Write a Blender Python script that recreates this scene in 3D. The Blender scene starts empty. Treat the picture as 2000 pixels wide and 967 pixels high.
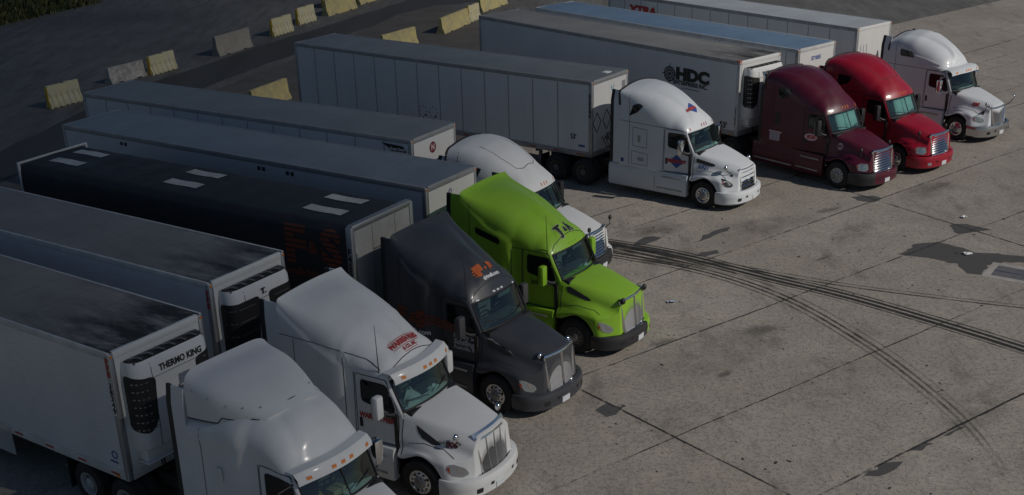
import bpy, bmesh, math, random
import numpy as np
from mathutils import Vector, Matrix
from mathutils.bvhtree import BVHTree

R = math.radians
S = bpy.context.scene
COL = S.collection
random.seed(7)
rng = np.random.default_rng(7)

# ------------------------------------------------------------------ camera, sky, sun, exposure
cd = bpy.data.cameras.new('camera')
cam = bpy.data.objects.new('camera', cd)
COL.objects.link(cam)
S.camera = cam
CAM_F, CAM_H, CAM_PITCH, CAM_ROLL, CAM_SX, CAM_SY = 2423.767, 14.574, 0.441480, -0.029854, -18.891, 236.671
cd.sensor_fit = 'HORIZONTAL'
cd.sensor_width = 36.0
cd.lens = CAM_F / 2000 * 36.0
cd.shift_x = -CAM_SX / 2000
cd.shift_y = CAM_SY / 2000
cd.clip_start = 0.5
cd.clip_end = 4000
_c, _s = math.cos(CAM_PITCH), math.sin(CAM_PITCH)
_r, _u = Vector((1, 0, 0)), Vector((0, _s, _c))
_cr, _sr = math.cos(CAM_ROLL), math.sin(CAM_ROLL)
rt = _r * _cr + _u * _sr
up = -_r * _sr + _u * _cr
bk = -Vector((0, _c, -_s))
M = Matrix((rt, up, bk)).transposed().to_4x4()
M.translation = Vector((0, 0, CAM_H))
cam.matrix_world = M

SUN_AZ, SUN_EL = -26.0, 36.0            # azimuth from +X towards +Y
W = bpy.data.worlds.new('World')
S.world = W
W.use_nodes = True
wn = W.node_tree
bg = wn.nodes['Background']
sky = wn.nodes.new('ShaderNodeTexSky')
sky.sky_type = 'NISHITA'
sky.sun_disc = False
sky.sun_elevation = R(SUN_EL)
sky.sun_rotation = R(90 - SUN_AZ)
sky.air_density = 1.0
sky.dust_density = 0.2
sky.ozone_density = 3.5
wn.links.new(sky.outputs[0], bg.inputs['Color'])
bg.inputs['Strength'].default_value = 0.05
sl = bpy.data.lights.new('sun', 'SUN')
sl.energy = 4.2
sl.angle = R(0.5)
sl.color = (1.0, 0.94, 0.86)
sun = bpy.data.objects.new('sun', sl)
COL.objects.link(sun)
sdir = Vector((math.cos(R(SUN_EL)) * math.cos(R(SUN_AZ)), math.cos(R(SUN_EL)) * math.sin(R(SUN_AZ)), math.sin(R(SUN_EL))))
sun.location = sdir * 200
sun.rotation_euler = sdir.to_track_quat('Z', 'Y').to_euler()
S.view_settings.view_transform = 'Standard'
S.view_settings.look = 'None'
S.view_settings.exposure = -0.85
S.view_settings.gamma = 1.0
S.view_settings.use_curve_mapping = False

# ------------------------------------------------------------------ materials
MATS = {}


def newmat(name):
    m = bpy.data.materials.new(name)
    m.use_nodes = True
    nt = m.node_tree
    return m, nt, nt.nodes['Principled BSDF']


def N(nt, t, **kw):
    n = nt.nodes.new(t)
    for k, v in kw.items():
        if k in n.inputs:
            n.inputs[k].default_value = v
        else:
            setattr(n, k, v)
    return n


def noise_fac(nt, scale, detail=4, rough=0.6, lo=0.35, hi=0.65, stretch=(1, 1, 1), rot=0.0):
    tc = N(nt, 'ShaderNodeTexCoord')
    mp = N(nt, 'ShaderNodeMapping')
    mp.inputs['Scale'].default_value = stretch
    mp.inputs['Rotation'].default_value = (0, 0, rot)
    nt.links.new(tc.outputs['Object'], mp.inputs['Vector'])
    n = N(nt, 'ShaderNodeTexNoise', Scale=scale, Detail=detail, Roughness=rough)
    nt.links.new(mp.outputs[0], n.inputs['Vector'])
    r = N(nt, 'ShaderNodeMapRange')
    r.inputs['From Min'].default_value = lo
    r.inputs['From Max'].default_value = hi
    nt.links.new(n.outputs['Fac'], r.inputs['Value'])
    return r.outputs[0], mp


def mix(nt, fac, a, b):
    m = N(nt, 'ShaderNodeMix', data_type='RGBA')
    for sock, v in ((m.inputs[0], fac), (m.inputs[6], a), (m.inputs[7], b)):
        if isinstance(v, (int, float)):
            sock.default_value = v
        elif isinstance(v, tuple):
            sock.default_value = (*v, 1)
        else:
            nt.links.new(v, sock)
    return m.outputs[2]


def mat(name, col, rough=0.5, metal=0.0, dirt=0.0, dirtcol=(0.12, 0.10, 0.08), scale=1.5, coat=0.0, spec=0.5, bump=0.0, bscale=40, stretch=(1, 1, 1)):
    if name in MATS:
        return MATS[name]
    m, nt, b = newmat(name)
    b.inputs['Roughness'].default_value = rough
    b.inputs['Metallic'].default_value = metal
    b.inputs['Coat Weight'].default_value = coat
    b.inputs['Coat Roughness'].default_value = 0.14
    b.inputs['Specular IOR Level'].default_value = spec
    b.inputs['Base Color'].default_value = (*col, 1)
    if dirt:
        f, _ = noise_fac(nt, scale, 6, 0.65, 0.38, 0.75, stretch)
        mm = N(nt, 'ShaderNodeMath', operation='MULTIPLY')
        nt.links.new(f, mm.inputs[0])
        mm.inputs[1].default_value = dirt
        nt.links.new(mix(nt, mm.outputs[0], col, dirtcol), b.inputs['Base Color'])
        rr = N(nt, 'ShaderNodeMapRange')
        rr.inputs['To Min'].default_value = rough
        rr.inputs['To Max'].default_value = min(1, rough + 0.25)
        nt.links.new(f, rr.inputs['Value'])
        nt.links.new(rr.outputs[0], b.inputs['Roughness'])
    if bump:
        f2, _ = noise_fac(nt, bscale, 3, 0.5, 0.3, 0.7)
        bp = N(nt, 'ShaderNodeBump')
        bp.inputs['Strength'].default_value = bump
        bp.inputs['Distance'].default_value = 0.01
        nt.links.new(f2, bp.inputs['Height'])
        nt.links.new(bp.outputs[0], b.inputs['Normal'])
    MATS[name] = m
    return m


def paint(name, col, rough=0.35, dirt=0.12, coat=0.5):
    return mat('paint_' + name, col, rough, 0, dirt, (0.30, 0.28, 0.25) if sum(col) > 1 else (0.10, 0.09, 0.08), 1.1, coat)


def glass_mat(name, tint, reflect=1.5):
    if name in MATS:
        return MATS[name]
    m, nt, b = newmat(name)
    out = nt.nodes['Material Output']
    t = N(nt, 'ShaderNodeBsdfTransparent')
    t.inputs[0].default_value = (*tint, 1)
    g = N(nt, 'ShaderNodeBsdfGlossy', Roughness=0.03)
    g.inputs[0].default_value = (0.9, 0.95, 0.95, 1)
    f = N(nt, 'ShaderNodeFresnel', IOR=reflect)
    mx = N(nt, 'ShaderNodeMixShader')
    nt.links.new(f.outputs[0], mx.inputs[0])
    nt.links.new(t.outputs[0], mx.inputs[1])
    nt.links.new(g.outputs[0], mx.inputs[2])
    nt.links.new(mx.outputs[0], out.inputs['Surface'])
    MATS[name] = m
    return m


CHROME = mat('chrome', (0.72, 0.73, 0.75), 0.12, 1.0)
ALU = mat('brushed_aluminium', (0.42, 0.43, 0.44), 0.42, 0.8, 0.4, (0.2, 0.19, 0.18), 3)
STEEL = mat('galvanised_steel', (0.34, 0.35, 0.36), 0.5, 0.7, 0.5, (0.12, 0.09, 0.07), 4)
RUBBER = mat('tyre_rubber', (0.018, 0.018, 0.019), 0.85, 0, 0.5, (0.06, 0.055, 0.05), 5)
PLASTIC = mat('black_plastic', (0.02, 0.02, 0.022), 0.5)
SEAL = mat('rubber_seal', (0.012, 0.012, 0.013), 0.6)
CHASSIS = mat('chassis_black', (0.022, 0.021, 0.02), 0.6, 0, 0.6, (0.07, 0.06, 0.05), 4)
GLASS = glass_mat('windscreen_glass', (0.55, 0.74, 0.72), 1.85)
DGLASS = mat('dark_tinted_glass', (0.008, 0.011, 0.012), 0.06, 0, spec=0.6)
SIDEGLASS = glass_mat('side_glass', (0.34, 0.42, 0.42), 1.5)
LENS = mat('headlight_lens', (0.36, 0.38, 0.40), 0.12, 0.4, coat=1.0)
LENSDK = mat('headlight_dark', (0.06, 0.06, 0.065), 0.1, 0.3, coat=1.0)
AMBER = mat('amber_lens', (0.72, 0.22, 0.03), 0.25, coat=0.6)
REDLENS = mat('red_lens', (0.40, 0.03, 0.02), 0.3)
DARKIN = mat('cab_interior_dark', (0.085, 0.09, 0.09), 0.8)
GREYIN = mat('cab_interior_grey', (0.16, 0.17, 0.17), 0.9)
CLOTH = mat('sunshade_cloth', (0.62, 0.70, 0.68), 0.8, 0, 0.5, (0.25, 0.33, 0.33), 3)
PAPER = mat('paper_white', (0.75, 0.77, 0.78), 0.8)
SEAM = mat('panel_gap', (0.03, 0.03, 0.035), 0.8)
PLATE = mat('licence_plate_white', (0.65, 0.68, 0.7), 0.4)


# ------------------------------------------------------------------ mesh helpers
def link_mesh(name, verts, faces, m, parent=None, smooth=True, angle=38, mats=None, midx=None):
    me = bpy.data.meshes.new(name)
    me.from_pydata([tuple(map(float, v)) for v in verts], [], [tuple(map(int, f)) for f in faces])
    for mm in (mats or [m]):
        me.materials.append(mm)
    if midx is not None:
        me.polygons.foreach_set('material_index', midx)
    me.update()
    if smooth:
        me.polygons.foreach_set('use_smooth', [True] * len(me.polygons))
        me.set_sharp_from_angle(angle=R(angle))
    o = bpy.data.objects.new(name, me)
    COL.objects.link(o)
    if parent is not None:
        o.parent = parent
    return o


class MB:
    """collects simple shapes into one mesh"""

    def __init__(self):
        self.v, self.f, self.mi = [], [], []
        self.cur = 0

    def add(self, v, f):
        n = len(self.v)
        self.v += [tuple(p) for p in v]
        self.f += [tuple(i + n for i in q) for q in f]
        self.mi += [self.cur] * len(f)
        return self

    def box(self, x0, x1, y0, y1, z0, z1, bev=0.0):
        x0, x1 = min(x0, x1), max(x0, x1)
        y0, y1 = min(y0, y1), max(y0, y1)
        z0, z1 = min(z0, z1), max(z0, z1)
        if bev <= 0:
            v = [(x, y, z) for x in (x0, x1) for y in (y0, y1) for z in (z0, z1)]
            f = [(0, 1, 3, 2), (4, 6, 7, 5), (0, 4, 5, 1), (2, 3, 7, 6), (0, 2, 6, 4), (1, 5, 7, 3)]
            return self.add(v, f)
        bm = bmesh.new()
        bmesh.ops.create_cube(bm, size=1)
        bmesh.ops.scale(bm, vec=(x1 - x0, y1 - y0, z1 - z0), verts=bm.verts)
        bmesh.ops.translate(bm, vec=((x0 + x1) / 2, (y0 + y1) / 2, (z0 + z1) / 2), verts=bm.verts)
        bmesh.ops.bevel(bm, geom=bm.edges[:], offset=bev, segments=2, profile=0.5, affect='EDGES')
        return self.bm(bm)

    def bm(self, bm, mtx=None):
        bm.verts.index_update()
        v = [(mtx @ p.co if mtx else p.co)[:] for p in bm.verts]
        f = [[q.index for q in p.verts] for p in bm.faces]
        bm.free()
        return self.add(v, f)

    def tube(self, pts, r, n=8, cap=True):
        pts = [Vector(p) for p in pts]
        rs = r if isinstance(r, (list, tuple)) else [r] * len(pts)
        rings = []
        for i, p in enumerate(pts):
            a = pts[max(i - 1, 0)]
            b = pts[min(i + 1, len(pts) - 1)]
            d = (b - a).normalized()
            h = Vector((0, 0, 1)) if abs(d.z) < 0.9 else Vector((1, 0, 0))
            u = d.cross(h).normalized()
            w = d.cross(u)
            rings.append([(p + (u * math.cos(t) + w * math.sin(t)) * rs[i])[:] for t in [2 * math.pi * k / n for k in range(n)]])
        v = [q for g in rings for q in g]
        f = []
        for i in range(len(pts) - 1):
            for k in range(n):
                f.append((i * n + k, i * n + (k + 1) % n, (i + 1) * n + (k + 1) % n, (i + 1) * n + k))
        if cap:
            f.append(tuple(range(n))[::-1])
            f.append(tuple((len(pts) - 1) * n + k for k in range(n)))
        return self.add(v, f)

    def lathe_y(self, prof, n=28, c=(0, 0, 0)):
        """profile of (radius, y) turned about the y axis"""
        v, f = [], []
        for r, y in prof:
            for k in range(n):
                t = 2 * math.pi * k / n
                v.append((c[0] + r * math.cos(t), c[1] + y, c[2] + r * math.sin(t)))
        for i in range(len(prof) - 1):
            for k in range(n):
                f.append((i * n + k, i * n + (k + 1) % n, (i + 1) * n + (k + 1) % n, (i + 1) * n + k))
        return self.add(v, f)

    def ball(self, c, rx, ry, rz, n=12):
        bm = bmesh.new()
        bmesh.ops.create_uvsphere(bm, u_segments=n, v_segments=n // 2 + 1, radius=1)
        return self.bm(bm, Matrix.Translation(c) @ Matrix.Diagonal((rx, ry, rz, 1)))

    def prism(self, poly, y0, y1):
        """polygon of (x,z) extruded along y"""
        n = len(poly)
        v = [(p[0], y0, p[1]) for p in poly] + [(p[0], y1, p[1]) for p in poly]
        f = [tuple(range(n)), tuple(range(2 * n - 1, n - 1, -1))]
        f += [(i, i + n, (i + 1) % n + n, (i + 1) % n) for i in range(n)]
        return self.add(v, f)

    def build(self, name, m, parent=None, smooth=True, angle=38):
        mats = m if isinstance(m, (list, tuple)) else [m]
        return link_mesh(name, self.v, self.f, None, parent, smooth, angle, mats, self.mi)


def recalc(o):
    bm = bmesh.new()
    bm.from_mesh(o.data)
    bmesh.ops.recalc_face_normals(bm, faces=bm.faces)
    bm.to_mesh(o.data)
    bm.free()
    return o


def thing(name, label, cat, x=0, y=0, rz=0.0, z=0.0, group=None):
    o = bpy.data.objects.new(name, None)
    o.empty_display_size = 0.3
    COL.objects.link(o)
    o.location = (x, y, z)
    o.rotation_euler = (0, 0, rz)
    return tag(o, label, cat, group)


def tag(o, label=None, cat=None, group=None, kind=None):
    if label:
        o['label'] = label
    if cat:
        o['category'] = cat
    if group:
        o['group'] = group
    if kind:
        o['kind'] = kind
    return o


# flat shapes projected on to a built surface
def poly2d(poly, step=0.12):
    bm = bmesh.new()
    bm.faces.new([bm.verts.new((p[0], p[1], 0)) for p in poly])
    xs = [p[0] for p in poly]
    ys = [p[1] for p in poly]
    for ax, lo, hi in ((0, min(xs), max(xs)), (1, min(ys), max(ys))):
        n = max(1, int((hi - lo) / step))
        for i in range(1, n):
            c = [0, 0, 0]
            no = [0, 0, 0]
            c[ax] = lo + (hi - lo) * i / n
            no[ax] = 1
            bmesh.ops.bisect_plane(bm, geom=bm.verts[:] + bm.edges[:] + bm.faces[:], plane_co=c, plane_no=no)
    bmesh.ops.triangulate(bm, faces=[f for f in bm.faces if len(f.verts) > 4])
    bm.verts.index_update()
    v = [(p.co.x, p.co.y) for p in bm.verts]
    f = [[q.index for q in p.verts] for p in bm.faces]
    bm.free()
    return v, f


def rpoly(pts, r=0.05, n=4):
    """round the corners of a polygon"""
    out = []
    k = len(pts)
    for i in range(k):
        p = Vector(pts[i])
        a = Vector(pts[i - 1]) - p
        b = Vector(pts[(i + 1) % k]) - p
        rr = min(r, a.length * 0.45, b.length * 0.45)
        s, e = p + a.normalized() * rr, p + b.normalized() * rr
        for j in range(n + 1):
            t = j / n
            out.append(tuple(s * (1 - t) ** 2 + p * 2 * t * (1 - t) + e * t * t))
    return out


def strip2d(pts, w):
    """thin line as quads"""
    v, f = [], []
    dense = []
    for a, b in zip(pts[:-1], pts[1:]):
        L = math.dist(a, b)
        n = max(1, int(L / 0.12))
        dense += [(a[0] + (b[0] - a[0]) * i / n, a[1] + (b[1] - a[1]) * i / n) for i in range(n)]
    dense.append(pts[-1])
    for i, p in enumerate(dense):
        a = dense[max(i - 1, 0)]
        b = dense[min(i + 1, len(dense) - 1)]
        d = math.hypot(b[0] - a[0], b[1] - a[1]) or 1
        nx, ny = -(b[1] - a[1]) / d * w / 2, (b[0] - a[0]) / d * w / 2
        v += [(p[0] + nx, p[1] + ny), (p[0] - nx, p[1] - ny)]
    for i in range(len(dense) - 1):
        f.append((2 * i, 2 * i + 1, 2 * i + 3, 2 * i + 2))
    return v, f


def text2d(s, size, bold=0.0, shear=0.0, align='CENTER', squash=1.0, spacing=1.0):
    c = bpy.data.curves.new('lettering', 'FONT')
    c.body = s
    c.size = size
    c.offset = bold
    c.shear = shear
    c.align_x = align
    c.align_y = 'CENTER'
    c.space_character = spacing
    c.resolution_u = 3
    o = bpy.data.objects.new('lettering', c)
    COL.objects.link(o)
    dg = bpy.context.evaluated_depsgraph_get()
    me = o.evaluated_get(dg).to_mesh()
    v = [(p.co.x * squash, p.co.y) for p in me.vertices]
    f = [tuple(p.vertices) for p in me.polygons]
    o.evaluated_get(dg).to_mesh_clear()
    bpy.data.objects.remove(o)
    bpy.data.curves.remove(c)
    return v, f


def move2d(vf, dx=0, dy=0, rot=0.0, sx=1, sy=1):
    c, s = math.cos(rot), math.sin(rot)
    return [(c * x * sx - s * y * sy + dx, s * x * sx + c * y * sy + dy) for x, y in vf[0]], vf[1]


def join2d(*l):
    v, f = [], []
    for a, b in l:
        n = len(v)
        v += a
        f += [tuple(i + n for i in q) for q in b]
    return v, f


def bvh_of(o):
    me = o.data
    return BVHTree.FromPolygons([v.co for v in me.vertices], [p.vertices for p in me.polygons])


FR = {  # frames: origin, u, v, ray direction
    'near': (Vector((0, -4, 0)), Vector((1, 0, 0)), Vector((0, 0, 1)), Vector((0, 1, 0))),
    'far': (Vector((0, 4, 0)), Vector((1, 0, 0)), Vector((0, 0, 1)), Vector((0, -1, 0))),
    'front': (Vector((4, 0, 0)), Vector((0, 1, 0)), Vector((0, 0, 1)), Vector((-1, 0, 0))),
    'brow': (Vector((-2.85, 0, 3.2)) + Vector((0.60, 0, 0.80)) * 4, Vector((0, 1, 0)), Vector((-0.80, 0, 0.60)), Vector((-0.60, 0, -0.80))),
    'top': (Vector((0, 0, 8)), Vector((0, 1, 0)), Vector((-1, 0, 0)), Vector((0, 0, -1))),
}


def diag_frame(side, ang=45):
    """frame looking at the front corner"""
    a = R(ang)
    d = Vector((-math.cos(a), -side * math.sin(a), 0))
    u = Vector((-d.y, d.x, 0)) * -1.0
    return (-d * 5, u * 1.0, Vector((0, 0, 1)), d)


def densify(vf, step=0.10):
    xs = [p[0] for p in vf[0]]
    ys = [p[1] for p in vf[0]]
    big = max((max(math.dist(vf[0][a], vf[0][b]) for a, b in zip(f, f[1:] + f[:1])) for f in map(tuple, vf[1])), default=0)
    if big < step * 1.6 or len(vf[1]) > 1500:
        return vf
    bm = bmesh.new()
    vs = [bm.verts.new((p[0], p[1], 0)) for p in vf[0]]
    for f in vf[1]:
        try:
            bm.faces.new([vs[i] for i in f])
        except ValueError:
            pass
    for ax, lo, hi in ((0, min(xs), max(xs)), (1, min(ys), max(ys))):
        n = max(1, int((hi - lo) / step))
        for i in range(1, n):
            c = [0, 0, 0]
            no = [0, 0, 0]
            c[ax] = lo + (hi - lo) * i / n
            no[ax] = 1
            bmesh.ops.bisect_plane(bm, geom=bm.verts[:] + bm.edges[:] + bm.faces[:], plane_co=c, plane_no=no)
    bm.verts.index_update()
    out = [(p.co.x, p.co.y) for p in bm.verts], [tuple(q.index for q in p.verts) for p in bm.faces]
    bm.free()
    return out


def project(vf, frame, bvhs, off=0.006, thick=0.0):
    vf = densify(vf)
    o, u, v, d = FR[frame] if isinstance(frame, str) else frame
    V, keep = [], []
    for x, y in vf[0]:
        p = o + u * x + v * y
        best = None
        for b in bvhs:
            h = b.ray_cast(p, d)
            if h[0] is not None and (best is None or h[3] < best[1]):
                best = (h[0], h[3])
        V.append(best[0] - d * off if best else None)
    ok = [q is not None for q in V]
    idx, W2 = {}, []
    for i, q in enumerate(V):
        if q is not None:
            idx[i] = len(W2)
            W2.append(q)
    F2 = [tuple(idx[i] for i in f) for f in vf[1] if all(ok[i] for i in f)]
    # orient towards the viewer of the frame
    F3 = []
    for f in F2:
        a, b, c = W2[f[0]], W2[f[1]], W2[f[2]]
        if (b - a).cross(c - a).dot(d) > 0:
            f = f[::-1]
        F3.append(f)
    if thick and F3:
        n = len(W2)
        edges = {}
        for f in F3:
            for a, b in zip(f, f[1:] + f[:1]):
                edges[(a, b)] = edges.get((a, b), 0) + 1
        W2 += [q + d * thick for q in W2[:n]]
        for (a, b) in list(edges):
            if (b, a) not in edges:
                F3.append((b, a, a + n, b + n))
    return W2, F3


def decal(name, vf, frame, bvhs, m, parent, off=0.006, thick=0.0, smooth=True):
    v, f = project(vf, frame, bvhs, off, thick)
    if not f:
        return None
    return link_mesh(name, v, f, m, parent, smooth)


# ------------------------------------------------------------------ unseen veil added to dim the sun over the left of the yard
def sun_dimming_veil():
    # sun blocker fanned out from the camera, flat-based, thinning to nothing along its right edge
    hb = 260.0
    off = Vector((math.cos(R(SUN_AZ)), math.sin(R(SUN_AZ)), 0)) * (hb / math.tan(R(SUN_EL)))
    ratios = [0.16, 0.12, 0.08, 0.04, 0.0, -0.04, -0.08, -0.12, -0.17, -0.22, -0.28, -0.35, -0.42, -0.5, -0.58, -0.66]
    ys = [5, 8, 12, 16, 20, 25, 30, 36, 42, 48, 55, 62, 70, 80, 90, 100, 112, 125, 140, 155, 170]
    ny = len(ys)
    v, f = [], []
    for q in ratios:
        for j, y in enumerate(ys):
            e = max(0.0, DIMMER_EDGE - q)
            t = DIMMER_THICK * e * min(1, e / 0.06) * min(1, (0.66 + q) / 0.12) * min(1, j / 1.5) * min(1, (ny - 1 - j) / 2.0)
            t *= 1 + 0.05 * math.sin(y * 0.21 + q * 19) + 0.03 * math.sin(y * 0.5 - q * 31)
            v.append((q * y + off.x, y + off.y, hb + t + 0.004))
    n = len(v)
    v += [(x, y, hb) for x, y, z in v]
    nr = len(ratios)
    for i in range(nr - 1):
        for j in range(ny - 1):
            a = i * ny + j
            f.append((a, a + 1, a + ny + 1, a + ny))
            f.append((n + a, n + a + ny, n + a + ny + 1, n + a + 1))
    rim = [j for j in range(ny)] + [i * ny + ny - 1 for i in range(1, nr)] + [(nr - 1) * ny + j for j in range(ny - 2, -1, -1)] + [i * ny for i in range(nr - 2, 0, -1)]
    for a, b in zip(rim, rim[1:] + rim[:1]):
        f.append((a, n + a, n + b, b))
    m = bpy.data.materials.new('dimmer_volume')
    m.use_nodes = True
    nt = m.node_tree
    nt.nodes.remove(nt.nodes['Principled BSDF'])
    vo = nt.nodes.new('ShaderNodeVolumePrincipled')
    vo.inputs['Density'].default_value = 0.30
    vo.inputs['Color'].default_value = (0.75, 0.77, 0.8, 1)
    vo.inputs['Anisotropy'].default_value = 0.6
    nt.links.new(vo.outputs[0], nt.nodes['Material Output'].inputs['Volume'])
    tag(recalc(link_mesh('sun_dimmer', v, f, m, None, True, 80)), kind='stuff')


DIMMER_EDGE, DIMMER_THICK = 0.11, 8.6
sun_dimming_veil()

# ------------------------------------------------------------------ wheels
def rim_disc(prof_r=0.29, holes=10, m=None, parent=None, hub=(0.03, 0.03, 0.03)):
    pass


def make_wheel_meshes():
    out = {}
    for kind, wd in (('front', 0.29), ('dual', 0.62)):
        h = wd / 2
        b = MB()
        prof = [(0.285, -h * 0.96), (0.31, -h), (0.36, -h - 0.015), (0.44, -h - 0.018), (0.485, -h), (0.512, -h + 0.035)]
        if kind == 'dual':
            prof += [(0.515, -0.05), (0.46, -0.04), (0.46, 0.04), (0.515, 0.05)]
        else:
            prof += [(0.518, 0)]
        prof += [(0.512, h - 0.035), (0.485, h), (0.44, h + 0.018), (0.36, h + 0.015), (0.31, h), (0.285, h * 0.96)]
        b.lathe_y(prof, 36)
        # tread grooves as raised shoulder blocks
        for k in range(36):
            t = 2 * math.pi * (k + 0.5) / 36
            for s in (-1, 1):
                c = Vector((math.cos(t) * 0.508, s * (h - 0.035), math.sin(t) * 0.508))
                bm = bmesh.new()
                bmesh.ops.create_cube(bm, size=1)
                b.bm(bm, Matrix.Translation(c) @ Matrix.Rotation(-t, 4, 'Y') @ Matrix.Diagonal((0.03, 0.05, 0.05, 1)))
        out[kind] = b
    return out


WHEELB = make_wheel_meshes()
WMESH = {}


def wheel_proto(kind, rim):
    """rim: 'alloy', 'steel_white', 'dark'"""
    key = (kind, rim)
    if key in WMESH:
        return WMESH[key]
    if ('t', kind) not in WMESH:
        o = WHEELB[kind].build('tyre', RUBBER, None, True, 30)
        WMESH[('t', kind)] = o.data
        bpy.data.objects.remove(o)
    rm = {'alloy': CHROME, 'steel_white': mat('white_steel_rim', (0.55, 0.55, 0.55), 0.45, 0, 0.5), 'dark': mat('dusty_steel_rim', (0.16, 0.15, 0.14), 0.6, 0.3, 0.5)}[rim]
    b = MB()
    h = 0.145 if kind == 'front' else 0.31
    if kind == 'front':
        prof = [(0.29, -h - 0.012), (0.275, -h - 0.012), (0.262, -h + 0.03), (0.24, -h + 0.02), (0.16, -h - 0.02), (0.125, -h - 0.025), (0.12, -h - 0.07), (0.085, -h - 0.085), (0.0, -h - 0.09)]
    else:
        prof = [(0.29, -h - 0.012), (0.275, -h - 0.012), (0.262, -h + 0.05), (0.25, -h + 0.13), (0.17, -h + 0.16), (0.14, -h + 0.15), (0.13, -h + 0.02), (0.09, -h - 0.005), (0.0, -h - 0.01)]
    b.lathe_y(prof, 30)
    # hand holes (dark) and nuts
    b.cur = 1
    yy = -h + 0.005 if kind == 'front' else -h + 0.135
    for k in range(10):
        t = 2 * math.pi * k / 10
        bm = bmesh.new()
        bmesh.ops.create_circle(bm, cap_ends=True, segments=10, radius=0.026)
        b.bm(bm, Matrix.Translation((math.cos(t) * 0.212, yy - 0.018, math.sin(t) * 0.212)) @ Matrix.Rotation(R(90), 4, 'X'))
    b.cur = 2
    for k in range(10):
        t = 2 * math.pi * (k + 0.5) / 10
        b.tube([(math.cos(t) * 0.143, (yy if kind != 'front' else -h - 0.01), math.sin(t) * 0.143), (math.cos(t) * 0.143, (yy if kind != 'front' else -h - 0.01) - 0.045, math.sin(t) * 0.143)], 0.016, 6)
    if kind == 'front':
        b.lathe_y([(0.118, -h - 0.071), (0.084, -h - 0.088), (0.0, -h - 0.093)], 20)
    o = b.build('rim', [rm, PLASTIC, mat('wheel_nut', (0.25, 0.25, 0.26), 0.4, 0.8)], None, True, 30)
    o.data.flip_normals()
    WMESH[key] = (WMESH[('t', kind)], o.data)
    bpy.data.objects.remove(o)
    return WMESH[key]


def add_wheel(parent, x, side, y, kind, rim, spin=0.0):
    """side -1 = right (near) side; the mesh's outer face points to -y"""
    tm, rmesh = wheel_proto(kind, rim)
    w = bpy.data.objects.new('wheel', tm)
    COL.objects.link(w)
    w.parent = parent
    w.location = (x, side * y, 0.515)
    w.rotation_euler = (0, spin, 0 if side < 0 else math.pi)
    r = bpy.data.objects.new('rim', rmesh)
    COL.objects.link(r)
    r.parent = w
    return w


# ------------------------------------------------------------------ tractor units
def interp(pts):
    xs = np.array([p[0] for p in pts], float)
    ys = np.array([p[1] for p in pts], float)
    # monotone cubic (PCHIP)
    h = np.diff(xs)
    d = np.diff(ys) / h
    m = np.zeros(len(xs))
    m[0], m[-1] = d[0], d[-1]
    for i in range(1, len(xs) - 1):
        if d[i - 1] * d[i] > 0:
            w1, w2 = 2 * h[i] + h[i - 1], h[i] + 2 * h[i - 1]
            m[i] = (w1 + w2) / (w1 / d[i - 1] + w2 / d[i])

    def f(x):
        x = min(max(x, xs[0]), xs[-1])
        i = min(max(int(np.searchsorted(xs, x)) - 1, 0), len(h) - 1)
        t = (x - xs[i]) / h[i]
        return float((2 * t**3 - 3 * t**2 + 1) * ys[i] + (t**3 - 2 * t**2 + t) * h[i] * m[i] + (-2 * t**3 + 3 * t**2) * ys[i + 1] + (t**3 - t**2) * h[i] * m[i + 1])

    return f


def section(w, zb, zt, a, b, ledge, tumble, crown, n1=14, n2=12, n3=10):
    """half section from the top centre down to the bottom edge"""
    pts = []
    wt = w - ledge
    a = min(a, wt - 0.05)
    for i in range(n3):
        y = (wt - a) * i / n3
        pts.append((y, zt - crown * (y / max(wt - a, 0.01)) ** 2))
    zt2 = zt - crown
    zc = zt2 - b
    for i in range(n2 + 1):
        t = math.pi / 2 * i / n2
        e = 0.85
        pts.append((wt - a + a * math.sin(t) ** e, zc + b * math.cos(t) ** e if i < n2 else zc))
    if ledge > 0.001:
        zc -= 0.05
    for i in range(n1 + 1):
        t = i / n1
        z = zc + (zb - zc) * t
        y = w - tumble * (1 - t)
        if i == 0 and ledge <= 0.001:
            continue
        pts.append((y, z))
    if ledge <= 0.001:
        pts.insert(n3 + n2 + 1, (pts[n3 + n2][0], pts[n3 + n2][1] - 0.001))
    return pts


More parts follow.
